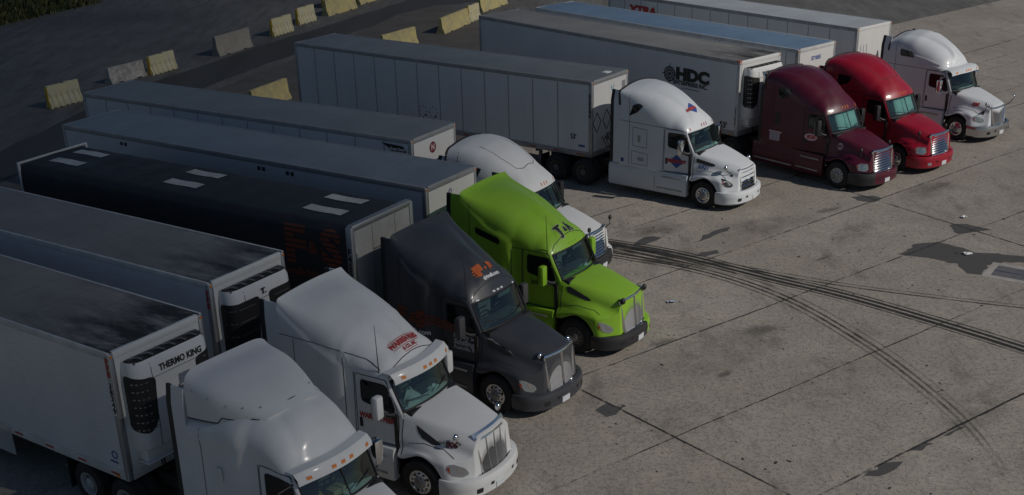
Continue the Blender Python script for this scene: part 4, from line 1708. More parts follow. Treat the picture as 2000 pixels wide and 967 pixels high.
zj = 0.0128
for p, q, a_, b_, w_, k_ in [((3.11, 31.0), (19.29, 43.08), 14, 40, 0.035, 0.8), ((2.59, 25.46), (11.2, 31.82), 12, 45, 0.03, 0.6), ((7.18, 23.85), (13.37, 28.37), 20, 40, 0.04, 1.0),
                             ((3.82, 41.53), (7.06, 44.12), 22, 60, 0.035, 0.8), ((7.86, 39.63), (19.65, 48.99), 26, 50, 0.035, 0.8), ((26.47, 70.5), (31.68, 74.96), 30, 50, 0.045, 0.8),
                             ((14.5, 52.6), (24.0, 60.3), 22, 60, 0.035, 0.6), ((13.0, 57.0), (22.0, 64.4), 10, 60, 0.035, 0.5), ((9.0, 52.3), (18.0, 59.6), 10, 50, 0.03, 0.5),
                             ((2.0, 29.44), (6.2, 23.9), 16, 25, 0.04, 0.95), ((14.15, 44.72), (17.63, 39.27), 26, 30, 0.04, 0.95), ((28.0, 61.0), (32.5, 54.0), 12, 30, 0.04, 0.7)]:
    e0, e1 = ext(p, q, a_, b_)
    joint(e0, e1, w_, k_, zj)
    zj += 0.0004

OIL = oil_mat('oil_stain', (0.045, 0.042, 0.04), 1.0, 1.6)


def stain(x, y, rx, ry, rot, k, z):
    V, F, fd = [(x, y, z)], [], [k]
    n = 20
    for ring, kk in ((0.55, 0.7), (1.0, 0.0)):
        for i in range(n):
            th = 2 * math.pi * i / n
            px, py = rx * ring * math.cos(th), ry * ring * math.sin(th)
            V.append((x + px * math.cos(rot) - py * math.sin(rot), y + px * math.sin(rot) + py * math.cos(rot), z))
            fd.append(k * kk)
    for i in range(n):
        j = (i + 1) % n
        F += [(0, 1 + i, 1 + j), (1 + i, 1 + n + i, 1 + n + j, 1 + j)]
    film('oil_stain', V, F, fd, OIL)


zz_ = 0.048
BAY_DRIPS = [(8.9, 45.6, 0.9, 0.35, 0.6, 0.8), (12.2, 43.6, 0.7, 0.25, 0.5, 0.6), (17.2, 46.2, 0.6, 0.3, 0.7, 0.6), (5.3, 38.9, 0.7, 0.4, 0.4, 0.9), (4.6, 32.2, 0.5, 0.25, 0.5, 0.6), (6.0, 30.0, 0.35, 0.15, 0.8, 0.6), (10.8, 38.6, 0.5, 0.12, 0.6, 0.5), (13.5, 33.0, 0.6, 0.14, 0.7, 0.4), (9.6, 30.5, 0.5, 0.12, 0.1, 0.45)]
for d_ in BAY_DRIPS:
    stain(*d_, zz_)
    zz_ += 0.002
for (x, y, rx, ry, rot, k) in [(5.8, 31.19, 3.2, 1.5, 0.6, 0.22), (8.59, 28.94, 2.5, 1.2, 0.7, 0.16), (4.16, 27.31, 1.8, 1.0, 0.6, 0.2), (9.54, 42.04, 2.5, 0.9, 0.4, 0.3),
                               (1.2, 41.2, 2.2, 1.6, 0.5, 0.8), (5.5, 41.8, 1.5, 0.8, 0.5, 0.45), (12.4, 41.0, 1.6, 0.6, 0.9, 0.35), (16.5, 45.5, 1.8, 0.8, 0.7, 0.35),
                               (24, 52, 3.2, 1.0, 0.6, 0.3), (22, 60, 4, 1.2, 0.6, 0.3), (7.4, 32.8, 1.0, 0.4, 0.2, 0.4), (12.0, 27.6, 2.2, 0.7, 0.8, 0.3)]:
    stain(x, y, rx, ry, rot, k, zz_)
    zz_ += 0.002

# small dark pits and crumbs on the slabs
pit = MB()
for _ in range(1100):
    px, py = random.uniform(1.5, 30), random.uniform(22, 66)
    if px / py > 0.46 or px < 0.1 * (py - 20):
        continue
    r_ = random.uniform(0.012, 0.034) * (1 if random.random() < 0.93 else 2.0)
    a_ = random.uniform(0, 3)
    pts = []
    for k in range(7):
        th = k / 7 * 2 * math.pi
        rr_ = r_ * random.uniform(0.55, 1.2)
        pts.append((px + rr_ * 1.7 * math.cos(th) * math.cos(a_) - rr_ * math.sin(th) * math.sin(a_), py + rr_ * 1.7 * math.cos(th) * math.sin(a_) + rr_ * math.sin(th) * math.cos(a_), 0.0122))
    pit.add(pts, [tuple(range(7))])
tag(pit.build('concrete_pits', mat('pit_dark', (0.035, 0.033, 0.032), 0.9), None, False), kind='stuff')

# drain
dx = Vector((0.815, -0.58, 0)).normalized()
dt = thing('drain_grate', 'dark steel drain grate set in a concrete frame by the asphalt patch', 'drain', 16.53, 36.62, R(-35))
MB().box(-1.05, 1.35, -0.75, -0.48, 0.0, 0.016).box(-1.05, 1.35, 0.48, 0.72, 0.0, 0.016).box(-1.05, -0.82, -0.48, 0.48, 0.0, 0.016).box(1.15, 1.35, -0.48, 0.48, 0.0, 0.016).build('concrete_frame', mat('drain_concrete', (0.42, 0.40, 0.37), 0.9, 0, 0.5), dt, False)
MB().box(-0.82, 1.15, -0.48, 0.48, 0.004, 0.010).build('drain_pit', mat('drain_dark', (0.012, 0.013, 0.016), 0.7), dt, False)
gb = MB()
for x in np.arange(-0.80, 1.14, 0.075):
    gb.box(x, x + 0.038, -0.48, 0.48, 0.012, 0.022)
gb.box(-0.82, 1.15, -0.02, 0.02, 0.011, 0.024)
gb.build('grate_bars', mat('grate_steel', (0.085, 0.10, 0.145), 0.5, 0.2), dt, False)

# litter
for (x, y, sx, sy, rot, m_, nm, lb) in [
    (15.52, 38.59, 0.13, 0.10, 0.3, 'w', 'paper_litter', 'crumpled white paper lying on the dark asphalt patch near the drain'),
    (16.70, 42.31, 0.11, 0.09, 0.8, 'w', 'paper_litter', 'small white paper scrap on open concrete beyond the drain'),
    (5.24, 35.18, 0.13, 0.08, 0.1, 'b', 'paper_litter', 'bluish crushed wrapper on the concrete in front of the green truck'),
    (14.44, 36.37, 0.06, 0.06, 0.5, 'w', 'paper_litter', 'tiny white scrap beside the corner of the drain frame')][:3]:
    v, f = [], []
    rr_ = random.Random(int(x * 100))
    for i in range(5):
        for j in range(4):
            v.append(((i / 4 - 0.5) * 2 * sx, (j / 3 - 0.5) * 2 * sy, 0.03 + rr_.uniform(0, 0.05)))
    for i in range(4):
        for j in range(3):
            f.append((i * 4 + j, i * 4 + 4 + j, i * 4 + 5 + j, i * 4 + 1 + j))
    o = link_mesh(nm, v, f, PAPER if m_ == 'w' else mat('wrapper_blue', (0.35, 0.42, 0.55), 0.5), None, False)
    o.location = (x, y, 0.012)
    o.rotation_euler = (0, 0, rot)
    tag(o, lb, 'litter')

# ------------------------------------------------------------------ barriers
YCON = mat('barrier_yellow_paint', (0.50, 0.42, 0.17), 0.75, 0, 0.95, (0.30, 0.27, 0.20), 3.2, bump=0.3, bscale=14)
YPLA = mat('barrier_faded_plastic', (0.58, 0.52, 0.30), 0.6, 0, 0.8, (0.50, 0.48, 0.40), 1.4)
YEND = mat('barrier_yellow_plastic', (0.58, 0.38, 0.04), 0.55, 0, 0.3)
GCON = mat('barrier_grey_concrete', (0.30, 0.28, 0.24), 0.9, 0, 0.6, (0.18, 0.17, 0.15), 2.5, bump=0.4, bscale=12)
WCON = mat('barrier_whitewashed', (0.46, 0.44, 0.40), 0.9, 0, 0.9, (0.16, 0.14, 0.12), 3.5, bump=0.5, bscale=12)
BPLA = mat('barrier_brown_plastic', (0.30, 0.23, 0.10), 0.7, 0, 0.8, (0.12, 0.10, 0.06), 3)


def jersey(name, label, p0, p1, h, m, wb=0.62, group=None, text=None):
    """concrete barrier; p0,p1: ends of the front foot"""
    ax_, ay_ = p0
    d = Vector((p1[0] - ax_, p1[1] - ay_, 0))
    L = d.length
    t = thing(name, label, 'barrier', ax_, ay_, math.atan2(d.y, d.x), group=group)
    k = h / 0.81
    prof = [(0.0, 0.0), (0.0, 0.075 * k), (0.14, 0.30 * k), (0.215, h - 0.02), (0.235, h), (wb - 0.235, h), (wb - 0.215, h - 0.02), (wb - 0.14, 0.30 * k), (wb, 0.075 * k), (wb, 0.0)]
    n = len(prof)
    r = random.Random(int(abs(ax_) * 100))
    xs = [0, 0.03] + list(np.linspace(0.3, L - 0.3, 7)) + [L - 0.03, L]
    v, f = [], []
    for i, x in enumerate(xs):
        e = 0.012 if i in (0, len(xs) - 1) else 0
        for y, z in prof:
            yy = wb / 2 + (y - wb / 2) * (1 - e * 2) + r.uniform(-0.006, 0.006)
            v.append((x + r.uniform(-0.008, 0.008) * (z > 0.1), yy, max(0, z - e) + r.uniform(-0.008, 0.008) * (z > 0.5)))
    for i in range(len(xs) - 1):
        for j in range(n - 1):
            f.append((i * n + j, (i + 1) * n + j, (i + 1) * n + j + 1, i * n + j + 1))
    f += [tuple(range(n)), tuple((len(xs) - 1) * n + j for j in range(n))[::-1]]
    recalc(link_mesh('barrier_body', v, f, m, t, True, 30))
    b = MB()
    for x in (L * 0.25, L * 0.75):
        b.box(x - 0.15, x + 0.15, -0.006, 0.02, 0.0, 0.06)
    b.build('drain_slot', PLASTIC, t, False)
    for zz in (h * 0.35, h * 0.75):
        l = MB()
        l.tube([(L + 0.005, wb / 2 - 0.05, zz), (L + 0.06, wb / 2, zz), (L + 0.005, wb / 2 + 0.05, zz)], 0.012, 6)
        l.build('connecting_loop', STEEL, t)
    return t


def plastic_barrier(name, label, p0, p1, h, m, group=None, wb=0.5):
    """water-filled barrier with stepped, ribbed foot"""
    d = Vector((p1[0] - p0[0], p1[1] - p0[1], 0))
    L = d.length
    t = thing(name, label, 'barrier', p0[0], p0[1], math.atan2(d.y, d.x), group=group)
    nx = max(24, int(L * 18))
    zs = [0, 0.03, 0.10, 0.2, 0.3, 0.38, 0.43, 0.6, 0.8, 1.0]
    v, f = [], []
    n = len(zs)
    prof = []
    for q in zs:
        z = q * h
        y = 0.0 if q < 0.25 else (0.02 + (q - 0.25) * 0.45 if q < 0.43 else 0.10 + (q - 0.43) * 0.12)
        prof.append((y, z))
    loop = prof + [(wb - y, z) for y, z in prof[::-1]]
    k = len(loop)
    for i in range(nx + 1):
        x = L * i / nx
        ph = (x / L * 5.5) % 1.0
        rib = 0.0
        for y, z in loop:
            q = z / h
            dep = 0
            if q < 0.48:
                dep = 0.10 * (1 if ph < 0.32 else 0) * (0.4 + q)
            zz = z
            if q > 0.95:
                tt = x / L
                zz = z - (0.07 if 0.42 < tt < 0.58 else 0) - 0.02 * math.sin(tt * 9)
            if q < 0.02:
                zz = 0.07 if (ph > 0.4 and ph < 0.85) else 0.0
            yy = y + dep if y < wb / 2 else y - dep
            v.append((x, yy, zz))
    for i in range(nx):
        for j in range(k - 1):
            f.append((i * k + j, (i + 1) * k + j, (i + 1) * k + j + 1, i * k + j + 1))
    f += [tuple(range(k)), tuple(nx * k + j for j in range(k))[::-1]]
    recalc(link_mesh('barrier_body', v, f, m, t, True, 30))
    MB().box(-0.045, 0.004, wb * 0.30, wb * 0.72, 0.04, h * 0.93, 0.02).build('end_coupling', YEND, t)
    MB().box(L - 0.004, L + 0.03, wb * 0.4, wb * 0.6, 0.04, h * 0.9, 0.01).build('end_coupling', YEND, t)
    c = MB()
    c.tube([(L * 0.35, wb / 2, h - 0.07), (L * 0.35, wb / 2, h + 0.015)], 0.06, 10)
    c.build('fill_cap', PLASTIC, t)
    return t


GL = 'barriers along the far side of the road'
GR = 'barriers along the yard edge'
plastic_barrier('traffic_barrier', 'faded ribbed plastic barrier at the lower left end of the far row, nearest the camera', (-22.69, 63.62), (-21.6, 65.29), 1.16, YPLA, GL)
jersey('concrete_barrier', 'low whitewashed concrete barrier with peeling paint, half hidden by a trailer roof', (-21.11, 69.18), (-19.66, 71.36), 0.86, WCON, group=GL)
plastic_barrier('traffic_barrier', 'faded ribbed plastic barrier between the whitewashed and the long grey concrete barriers', (-19.31, 71.16), (-18.36, 73.0), 1.08, YPLA, GL)
jersey('concrete_barrier', 'long bare grey concrete barrier standing alone beside the road', (-16.51, 76.17), (-15.0, 79.22), 1.16, GCON, group=GL)
plastic_barrier('traffic_barrier', 'faded ribbed plastic barrier with a small dark stamp on its top', (-14.09, 82.27), (-13.13, 84.19), 1.12, YPLA, GL)
plastic_barrier('traffic_barrier', 'faded ribbed plastic barrier just before the solid yellow concrete one at the top edge', (-12.98, 86.31), (-12.11, 88.07), 1.12, YPLA, GL)
jersey('concrete_barrier', 'solid yellow concrete barrier in front of a brown crate-like barrier at the top edge', (-11.45, 89.62), (-9.72, 92.95), 1.05, YCON, group=GL)
plastic_barrier('traffic_barrier', 'weathered brown ribbed barrier behind the yellow concrete one at the top edge', (-12.05, 93.17), (-10.32, 96.3), 1.15, BPLA, GL)
jersey('concrete_barrier', 'yellow concrete barrier cut off by the top edge at the end of the far row', (-9.61, 94.26), (-8.18, 97.27), 0.95, YCON, group=GL)
jersey('concrete_barrier', 'yellow concrete barrier showing between the rears of two white trailers', (-11.86, 61.64), (-10.5, 64.44), 1.05, YCON, group=GR)
jersey('concrete_barrier', 'yellow concrete barrier with white scrape, peeping over the long white trailer roof', (-6.43, 76.01), (-4.59, 78.67), 1.0, YCON, group=GR)
jersey('concrete_barrier', 'long yellow concrete barrier beside the rear corner of the lettered reefer trailer', (-3.05, 81.42), (-1.4, 85.28), 0.98, YCON, group=GR)
plastic_barrier('traffic_barrier', 'ribbed plastic barrier jammed upright between two yellow concrete barriers', (-1.4, 85.39), (-0.72, 86.61), 1.1, YPLA, GR)
jersey('concrete_barrier', 'yellow concrete barrier behind the rear of the reefer trailer, at the top edge', (-0.6, 89.33), (1.21, 92.9), 0.98, YCON, group=GR)

# ------------------------------------------------------------------ weeds in the far corner
def grass_patch():
    v, f, mi = [], [], []
    r = random.Random(5)
    for _ in range(6500):
        u = r.random()
        y = 86 + 13.5 * r.random()
        edge = -35.2 + (y - 88) * 0.47
        x = edge - abs(r.gauss(0, 1)) * 5.5 - 0.2
        if x < -60:
            continue
        if r.random() < 0.35 and x > edge - 1.6:
            continue
        hgt = r.uniform(0.15, 0.75) * (0.6 + 0.6 * (math.sin(x * 1.3) * math.sin(y * 0.9) + 0.7))
        a = r.uniform(0, 6.28)
        w_ = r.uniform(0.03, 0.10)
        le = r.uniform(0.1, 0.5)
        n = len(v)
        v += [(x - w_ * math.cos(a), y - w_ * math.sin(a), 0), (x + w_ * math.cos(a), y + w_ * math.sin(a), 0), (x - le * hgt * math.sin(a) + w_ * .4, y + le * hgt * math.cos(a), max(hgt, 0.08)), (x - le * 1.6 * hgt * math.sin(a), y + le * 1.6 * hgt * math.cos(a), max(hgt, 0.08) * 0.85)]
        f.append((n, n + 1, n + 2, n + 3))
        mi.append(r.choice([0, 0, 0, 1, 1, 2]))
    ms = [mat('weed_green', (0.055, 0.075, 0.018), 0.8), mat('weed_olive', (0.10, 0.10, 0.03), 0.85), mat('weed_dry', (0.20, 0.16, 0.07), 0.9)]
    tag(link_mesh('grass', v, f, None, None, False, 38, ms, mi), kind='stuff')


grass_patch()
sheet('verge', wobble([(-35.5, 85.66), (-34.6, 91.0), (-33.0, 96.0), (-33.5, 99.5), (-40, 101), (-60, 101), (-59.02, 84.66)], 0.3, 0.8, 9), 0.010, mat('verge_soil', (0.07, 0.058, 0.04), 0.95, 0, 0.8, (0.05, 0.06, 0.02), 0.8))
# ------------------------------------------------------------------ trailers (pose: x, y, heading, length, height)
LB = mat('letter_black', (0.02, 0.02, 0.02), 0.5)
LR = mat('letter_red', (0.42, 0.04, 0.04), 0.5)
LBL = mat('letter_blue', (0.03, 0.08, 0.30), 0.5)
LO = mat('letter_orange', (0.60, 0.13, 0.03), 0.5)
LOD = mat('letter_orange_print', (0.20, 0.045, 0.02), 0.6)
LW = mat('letter_white', (0.75, 0.76, 0.77), 0.5)
LPK = mat('letter_pink', (0.62, 0.45, 0.48), 0.5)

WHITE_RIB = trailer_wall_mat('wall_white_horizontal_ribs', (0.62, 0.64, 0.66), ('Z', 6.0, 0.25))
WHITE_VRIB = trailer_wall_mat('wall_white_vertical_ribs', (0.66, 0.68, 0.70), ('X', 3.2, 0.22))
WHITE_PLATE = trailer_wall_mat('wall_white_plate', (0.68, 0.70, 0.71))
WHITE_PLATE2 = trailer_wall_mat('wall_pale_plate', (0.62, 0.66, 0.69))
NOSE = trailer_wall_mat('wall_nose_white', (0.72, 0.72, 0.70), None, 0.3)
R_DUST = roof_mat('roof_sooty_grp', (0.31, 0.295, 0.265), 2.0, 0.75)
R_DUST2 = roof_mat('roof_dusty_grp', (0.27, 0.268, 0.26), 1.5, 0.7)
R_ALU = roof_mat('roof_aluminium_sheet', (0.24, 0.28, 0.31), 0, 0.42, 0.35)
R_ALU2 = roof_mat('roof_grey_sheet', (0.23, 0.25, 0.26), 0, 0.48, 0.25)
R_BLUE = roof_mat('roof_blue_sheet', (0.22, 0.33, 0.47), 0, 0.4, 0.2)
R_WHITE = roof_mat('roof_white_sheet', (0.55, 0.58, 0.60), 0, 0.4, 0.1)

RAILW = mat('rail_white', (0.58, 0.59, 0.58), 0.45, 0, 0.4)
RAILG = mat('rail_grey', (0.36, 0.37, 0.38), 0.45, 0.4, 0.4)

# nearest reefer
t, bw, hw, zf, H, L = van_trailer('nearest white reefer trailer with soot-streaked roof and fleet number 38349', (-7.389, 24.456, -0.624, 16.15, 4.113), WHITE_RIB, R_DUST, RAILW, None, NOSE, post=ALU, skirt=True, nose_band=False)
reefer_unit(t, H, hw, 'honey', 'THERMO KING')
side_text(t, vstack('38349', -0.075, 3.36, 0.18, 0.15, 0.010), LB, -hw - 0.006, 'fleet_number')
side_text(t, rect2d(-0.13, -0.02, 2.66, 3.46), LW, -hw - 0.0, 'number_panel')
side_text(t, vstack('FFE', -0.075, 3.92, 0.17, 0.15, 0.012), LR, -hw - 0.006, 'lettering')
side_text(t, ring2d(-0.38, 1.62, 0.07, 0.10, 18), LBL, -hw + 0.008, 'maker_badge')
side_text(t, rect2d(-0.55, -0.30, 1.42, 1.46), LBL, -hw + 0.008, 'maker_badge')

# second reefer
t, bw, hw, zf, H, L = van_trailer('second reefer trailer with black slatted cooling unit and dark soot corner', (-6.117, 28.375, -0.601, 16.15, 4.113), WHITE_RIB, R_DUST2, RAILW, None, NOSE, post=ALU, nose_band=False)
reefer_unit(t, H, hw, 'bars', None)
side_text(t, vstack('FFE', -0.075, 3.84, 0.17, 0.16, 0.012), LR, -hw - 0.006, 'lettering')
front_text(t, move2d(text2d('T.', 0.2, 0.01), 0.0, 3.58), LB, 0.475)


# curtain-side trailer
def curtain_trailer():
    x, y, a, L, H = -3.096, 31.729, -0.576, 13.177, 4.267
    t = thing('curtain_trailer', 'black curtain-side trailer with six pale roof panels and silver bulkhead', 'trailer', x, y, a)
    tarp = mat('black_tarpaulin', (0.016, 0.018, 0.022), 0.55, 0, 0.5, (0.035, 0.036, 0.04), 1.2, bump=0.5, bscale=2.5)
    hw = 1.33
    zt = H - 0.03
    r = 0.28
    prof = [(-hw, 1.15), (-hw, 2.2), (-hw, zt - r)] + [(-hw + r - r * math.cos(R(90 * i / 6)), zt - r + r * math.sin(R(90 * i / 6))) for i in range(1, 7)]
    prof += [(-0.6, zt + 0.01), (0, zt + 0.02)]
    prof = prof + [(-p[0], p[1]) for p in prof[::-1][1:]]
    n = len(prof)
    xs = np.linspace(-L + 0.05, -0.14, 75)
    v, f = [], []
    rr = random.Random(2)
    for i, xx in enumerate(xs):
        bow = abs(math.sin(math.pi * i / 6.2))
        for j, (yy, z) in enumerate(prof):
            k = 1 - 0.012 * bow
            v.append((xx, yy * k, z - (0.018 * bow if z > 3.5 else 0) + rr.uniform(-0.003, 0.003)))
    for i in range(len(xs) - 1):
        for j in range(n - 1):
            f.append((i * n + j, (i + 1) * n + j, (i + 1) * n + j + 1, i * n + j + 1))
    f.append(tuple((len(xs) - 1) * n + j for j in range(n)))
    f.append(tuple(range(n)))
    cur = recalc(link_mesh('tarpaulin', v, f, tarp, t, True, 40))
    bv = bvh_of(cur)
    pan = mat('roof_panel_white', (0.50, 0.51, 0.50), 0.5, 0, 0.4)
    for i, xc in enumerate((-11.95, -6.92, -1.58)):
        for yy in (-0.41, 0.61):
            dx_ = 0.10 if yy > 0 else 0.0
            decal('roof_panel', poly2d([(yy - 0.2, -(xc + 0.66 - dx_)), (yy + 0.2, -(xc + 0.66 - dx_)), (yy + 0.2, -(xc - 0.66 - dx_)), (yy - 0.2, -(xc - 0.66 - dx_))], 0.3), 'top', [bv], pan, t, 0.012)
    # silver bulkhead with a rounded trim
    sil = mat('bulkhead_grey', (0.36, 0.37, 0.36), 0.5, 0.0, 0.35)
    w = 1.36
    MB().box(-0.03, 0.0, -w + 0.08, w - 0.08, 1.0, H - 0.1).build('bulkhead', sil, t, False)
    fr = MB()
    fr.box(-0.17, 0.035, -w, -w + 0.15, 1.0, H - 0.02, 0.03).box(-0.17, 0.035, w - 0.15, w, 1.0, H - 0.02, 0.03).box(-0.17, 0.035, -w + 0.06, w - 0.06, H - 0.15, H + 0.03, 0.05)
    fr.build('bulkhead_frame', ALU, t)
    s_ = MB()
    for yy in (-0.45, 0.55):
        s_.box(0.0, 0.004, yy - 0.012, yy + 0.012, 1.1, H - 0.16)
    s_.box(0.0, 0.03, -0.42, 0.55, 3.40, 3.44).box(0.0, 0.05, 0.42, 0.6, 3.36, 3.5)
    s_.build('bulkhead_rails', STEEL, t, False)
    # rear frame, deck, gear
    MB().box(-L - 0.02, -L + 0.06, -w, -w + 0.07, 1.0, H + 0.03, 0.01).box(-L - 0.02, -L + 0.06, w - 0.07, w, 1.0, H + 0.03, 0.01).box(-L - 0.02, -L + 0.06, -w + 0.07, w - 0.07, H - 0.03, H + 0.03, 0.01).build('rear_frame', RAILW, t)
    MB().box(-L, -0.05, -1.28, 1.28, 1.0, 1.14).build('deck', CHASSIS, t)
    trailer_running_gear(t, L, 1.02, False, 'alloy')
    # lettering on the side
    fs = join2d(slit(move2d(text2d('F', 1.42, 0.07, 0.0, squash=1.12), -1.98, 3.44), 0.15, 0.70), slit(move2d(text2d('S', 1.30, 0.07, 0.0, squash=1.1), -0.72, 3.52), 0.14, 0.70), move2d(text2d('&', 0.5, 0.014), -1.36, 3.48))
    decal('lettering', fs, 'near', [bv], LOD, t, 0.008)
    decal('lettering', move2d(text2d('fraleyandschilling.com', 0.29, 0.006), -1.65, 2.72), 'near', [bv], LOD, t, 0.008)
    link_mesh('fleet_number', [(p[0], -w - 0.004, p[1]) for p in vstack('F4557', -0.07, 3.58, 0.24, 0.20, 0.010)[0]], vstack('F4557', -0.07, 3.58, 0.24, 0.20, 0.010)[1], LB, t, False)
    return t


curtain_trailer()

# pale van behind the green truck
t, bw, hw, zf, H, L = van_trailer('pale blue-grey van trailer with plain sides, coupled to the green truck', (-1.334, 35.589, -0.592, 15.879, 4.083), WHITE_PLATE2, R_ALU, RAILG, 0, NOSE, post=ALU, nose_band=True)
front_text(t, ring2d(-0.1, 3.66, 0.055, 0.085, 18), LBL, 0.004, 'maker_badge')
front_text(t, circle2d(-0.1, 3.66, 0.05), LPK, 0.005, 'maker_badge')
for xx in (-12.95, -6.6, -5.4):
    for k in (0, 0.2):
        MB().box(xx + k, xx + k + 0.12, -hw, -hw + 0.02, 3.72, 3.84).build('side_vent', PLASTIC, t, False)

# van with a winged decal
t, bw, hw, zf, H, L = van_trailer('grey-roofed white van trailer with winged dark decal and round red badge', (-2.06, 40.991, -0.575, 15.77, 4.073), WHITE_PLATE2, R_ALU2, RAILG, 1.22, NOSE, post=ALU)
wing = ([(-1.25, 3.86), (-0.35, 3.82), (-0.20, 3.62), (-0.85, 3.62), (-0.98, 3.74)], [(0, 1, 2, 3, 4)])
side_text(t, wing, LB, -hw + 0.004, 'decal')
side_text(t, move2d(text2d('Great Dane', 0.13, 0.004, 0.3), -0.60, 3.70), LW, -hw + 0.000, 'lettering')
front_text(t, circle2d(-0.1, 3.55, 0.19), mat('badge_maroon', (0.16, 0.02, 0.03), 0.5), 0.004, 'badge')
front_text(t, move2d(text2d('N', 0.26, 0.014), -0.1, 3.55), LPK, 0.008, 'lettering')

# long white plate van 62264
t, bw, hw, zf, H, L = van_trailer('long white plate van trailer with fleet number 62264 on its corner post', (4.583, 48.866, -0.661, 16.247, 4.06), WHITE_PLATE, R_ALU2, RAILG, 1.22, NOSE, post=ALU, W=2.66)
side_text(t, vstack('62264', -0.085, 3.50, 0.25, 0.20, 0.008, 0.8), LB, -hw - 0.008, 'fleet_number')
side_text(t, move2d(text2d("53'", 0.28, 0.008, 0, squash=0.8), -0.86, 1.80), LB, -hw + 0.004, 'lettering')
side_text(t, rect2d(-0.62, -0.32, 1.44, 1.52), LBL, -hw + 0.004, 'maker_badge')
dots = []
for cx in (-8.66, -8.10):
    for k in range(8):
        dots.append(circle2d(cx + 0.21 * math.cos(k * math.pi / 4), 1.85 + 0.24 * math.sin(k * math.pi / 4), 0.028, 8))
    dots.append(circle2d(cx + 0.12, 1.7, 0.05, 8))
side_text(t, join2d(*dots), LB, -hw + 0.004, 'worn_lettering')
for yy in (-0.95, -0.25):
    dia = [(yy, 2.78), (yy + 0.28, 2.38), (yy, 1.98), (yy - 0.28, 2.38)]
    front_text(t, strip2d(dia + [dia[0]], 0.05), LB, 0.004, 'placard_holder')
front_text(t, join2d(strip2d([(0.05, 3.66), (0.16, 3.40), (0.27, 3.66)], 0.05)), mat('letter_teal', (0.10, 0.35, 0.42), 0.5), 0.004, 'lettering')
front_text(t, rect2d(0.85, 1.1, 3.3, 3.7), mat('document_box', (0.25, 0.25, 0.26), 0.5), 0.006, 'document_box')
MB().box(-0.55, -0.30, 0.2, 0.55, H + 0.005, H + 0.03).build('roof_tag', PAPER, t, False)

# HDC reefer
t, bw, hw, zf, H, L = van_trailer('white reefer trailer with large black HDC compass lettering on its side', (10.952, 51.189, -0.881, 16.619, 4.129), WHITE_VRIB, R_DUST2, RAILG, None, NOSE, post=RAILW, nose_band=False)
reefer_unit(t, H, hw, 'honey', 'THERMO KING')
xx, zz = -3.80, 3.10
parts = [ring2d(xx, zz, 0.27, 0.325), ring2d(xx, zz, 0.12, 0.16), circle2d(xx, zz, 0.08, 12)]
for k in range(8):
    th = k * math.pi / 4
    parts.append(strip2d([(xx + 0.16 * math.cos(th), zz + 0.16 * math.sin(th)), (xx + (0.44 if k % 2 == 0 else 0.32) * math.cos(th), zz + (0.44 if k % 2 == 0 else 0.32) * math.sin(th))], 0.035))
    th += math.pi / 8
    parts.append(circle2d(xx + 0.21 * math.cos(th), zz + 0.21 * math.sin(th), 0.04, 8))
side_text(t, join2d(*parts), LB, -hw + 0.004, 'compass_emblem')
side_text(t, move2d(text2d('HDC', 0.66, 0.045, 0.0, squash=1.28), -2.52, 3.16), LB, -hw + 0.004, 'lettering')
side_text(t, move2d(text2d('ENTERPRISES INC.', 0.245, 0.008, squash=0.98), -2.62, 2.80), LB, -hw + 0.002, 'lettering')
side_text(t, rect2d(-3.1, -2.1, 2.58, 2.62), mat('small_print', (0.25, 0.25, 0.28), 0.6), -hw + 0.004, 'small_print')
side_text(t, move2d(text2d("53'", 0.34, 0.012), -0.72, 1.42), LB, -hw + 0.004, 'lettering')
side_text(t, vstack('221699', -0.10, 2.18, 0.17, 0.125, 0.004, 0.8), LB, -hw - 0.008, 'fleet_number')
MB().box(-0.17, 0.0, -hw - 0.01, -hw + 0.12, H - 0.06, H + 0.02, 0.01).build('marker_light', mat('marker_rust', (0.45, 0.12, 0.07), 0.5), t)

# blue-roofed van
t, bw, hw, zf, H, L = van_trailer('white van trailer with a pale blue roof, coupled to the bright red truck', (13.766, 53.222, -0.879, 16.49, 4.132), WHITE_PLATE, R_BLUE, RAILW, 1.22, NOSE, post=STEEL)
side_text(t, vstack('D7', -0.085, 3.32, 0.34, 0.33, 0.01), LW, -hw - 0.008, 'fleet_number')
front_text(t, move2d(text2d('571055', 0.22, 0.01), -0.05, 3.62), LBL, 0.004, 'lettering')
front_text(t, join2d(rect2d(-0.62, 0.05, 3.14, 3.22), rect2d(-0.32, -0.02, 2.72, 3.06)), LBL, 0.004, 'emblem')
front_text(t, ring2d(0.25, 3.05, 0.13, 0.19), LR, 0.004, 'emblem')
front_text(t, rect2d(0.8, 1.05, 2.9, 3.45), mat('document_box', (0.25, 0.25, 0.26), 0.5), 0.006, 'document_box')

# farthest van
t, bw, hw, zf, H, L = van_trailer('farthest white van trailer with red XTRA lettering on its side', (17.479, 57.696, -0.897, 16.15, 4.106), WHITE_PLATE, R_WHITE, RAILG, 1.22, NOSE, post=ALU, nose_band=False)
side_text(t, move2d(text2d('XTRA', 0.56, 0.04, 0.15, squash=1.35), -13.6, 3.40), LR, -hw + 0.004, 'lettering')
front_text(t, join2d(strip2d([(-0.95, 3.3), (-0.95, 2.85), (-0.5, 2.85), (-0.5, 3.3)], 0.04), strip2d([(-0.73, 3.3), (-0.73, 2.85)], 0.04)), mat('document_box', (0.25, 0.25, 0.26), 0.5), 0.004, 'document_box')
front_text(t, rect2d(0.95, 1.05, 3.2, 3.5), mat('document_box', (0.25, 0.25, 0.26), 0.5), 0.004, 'document_box')

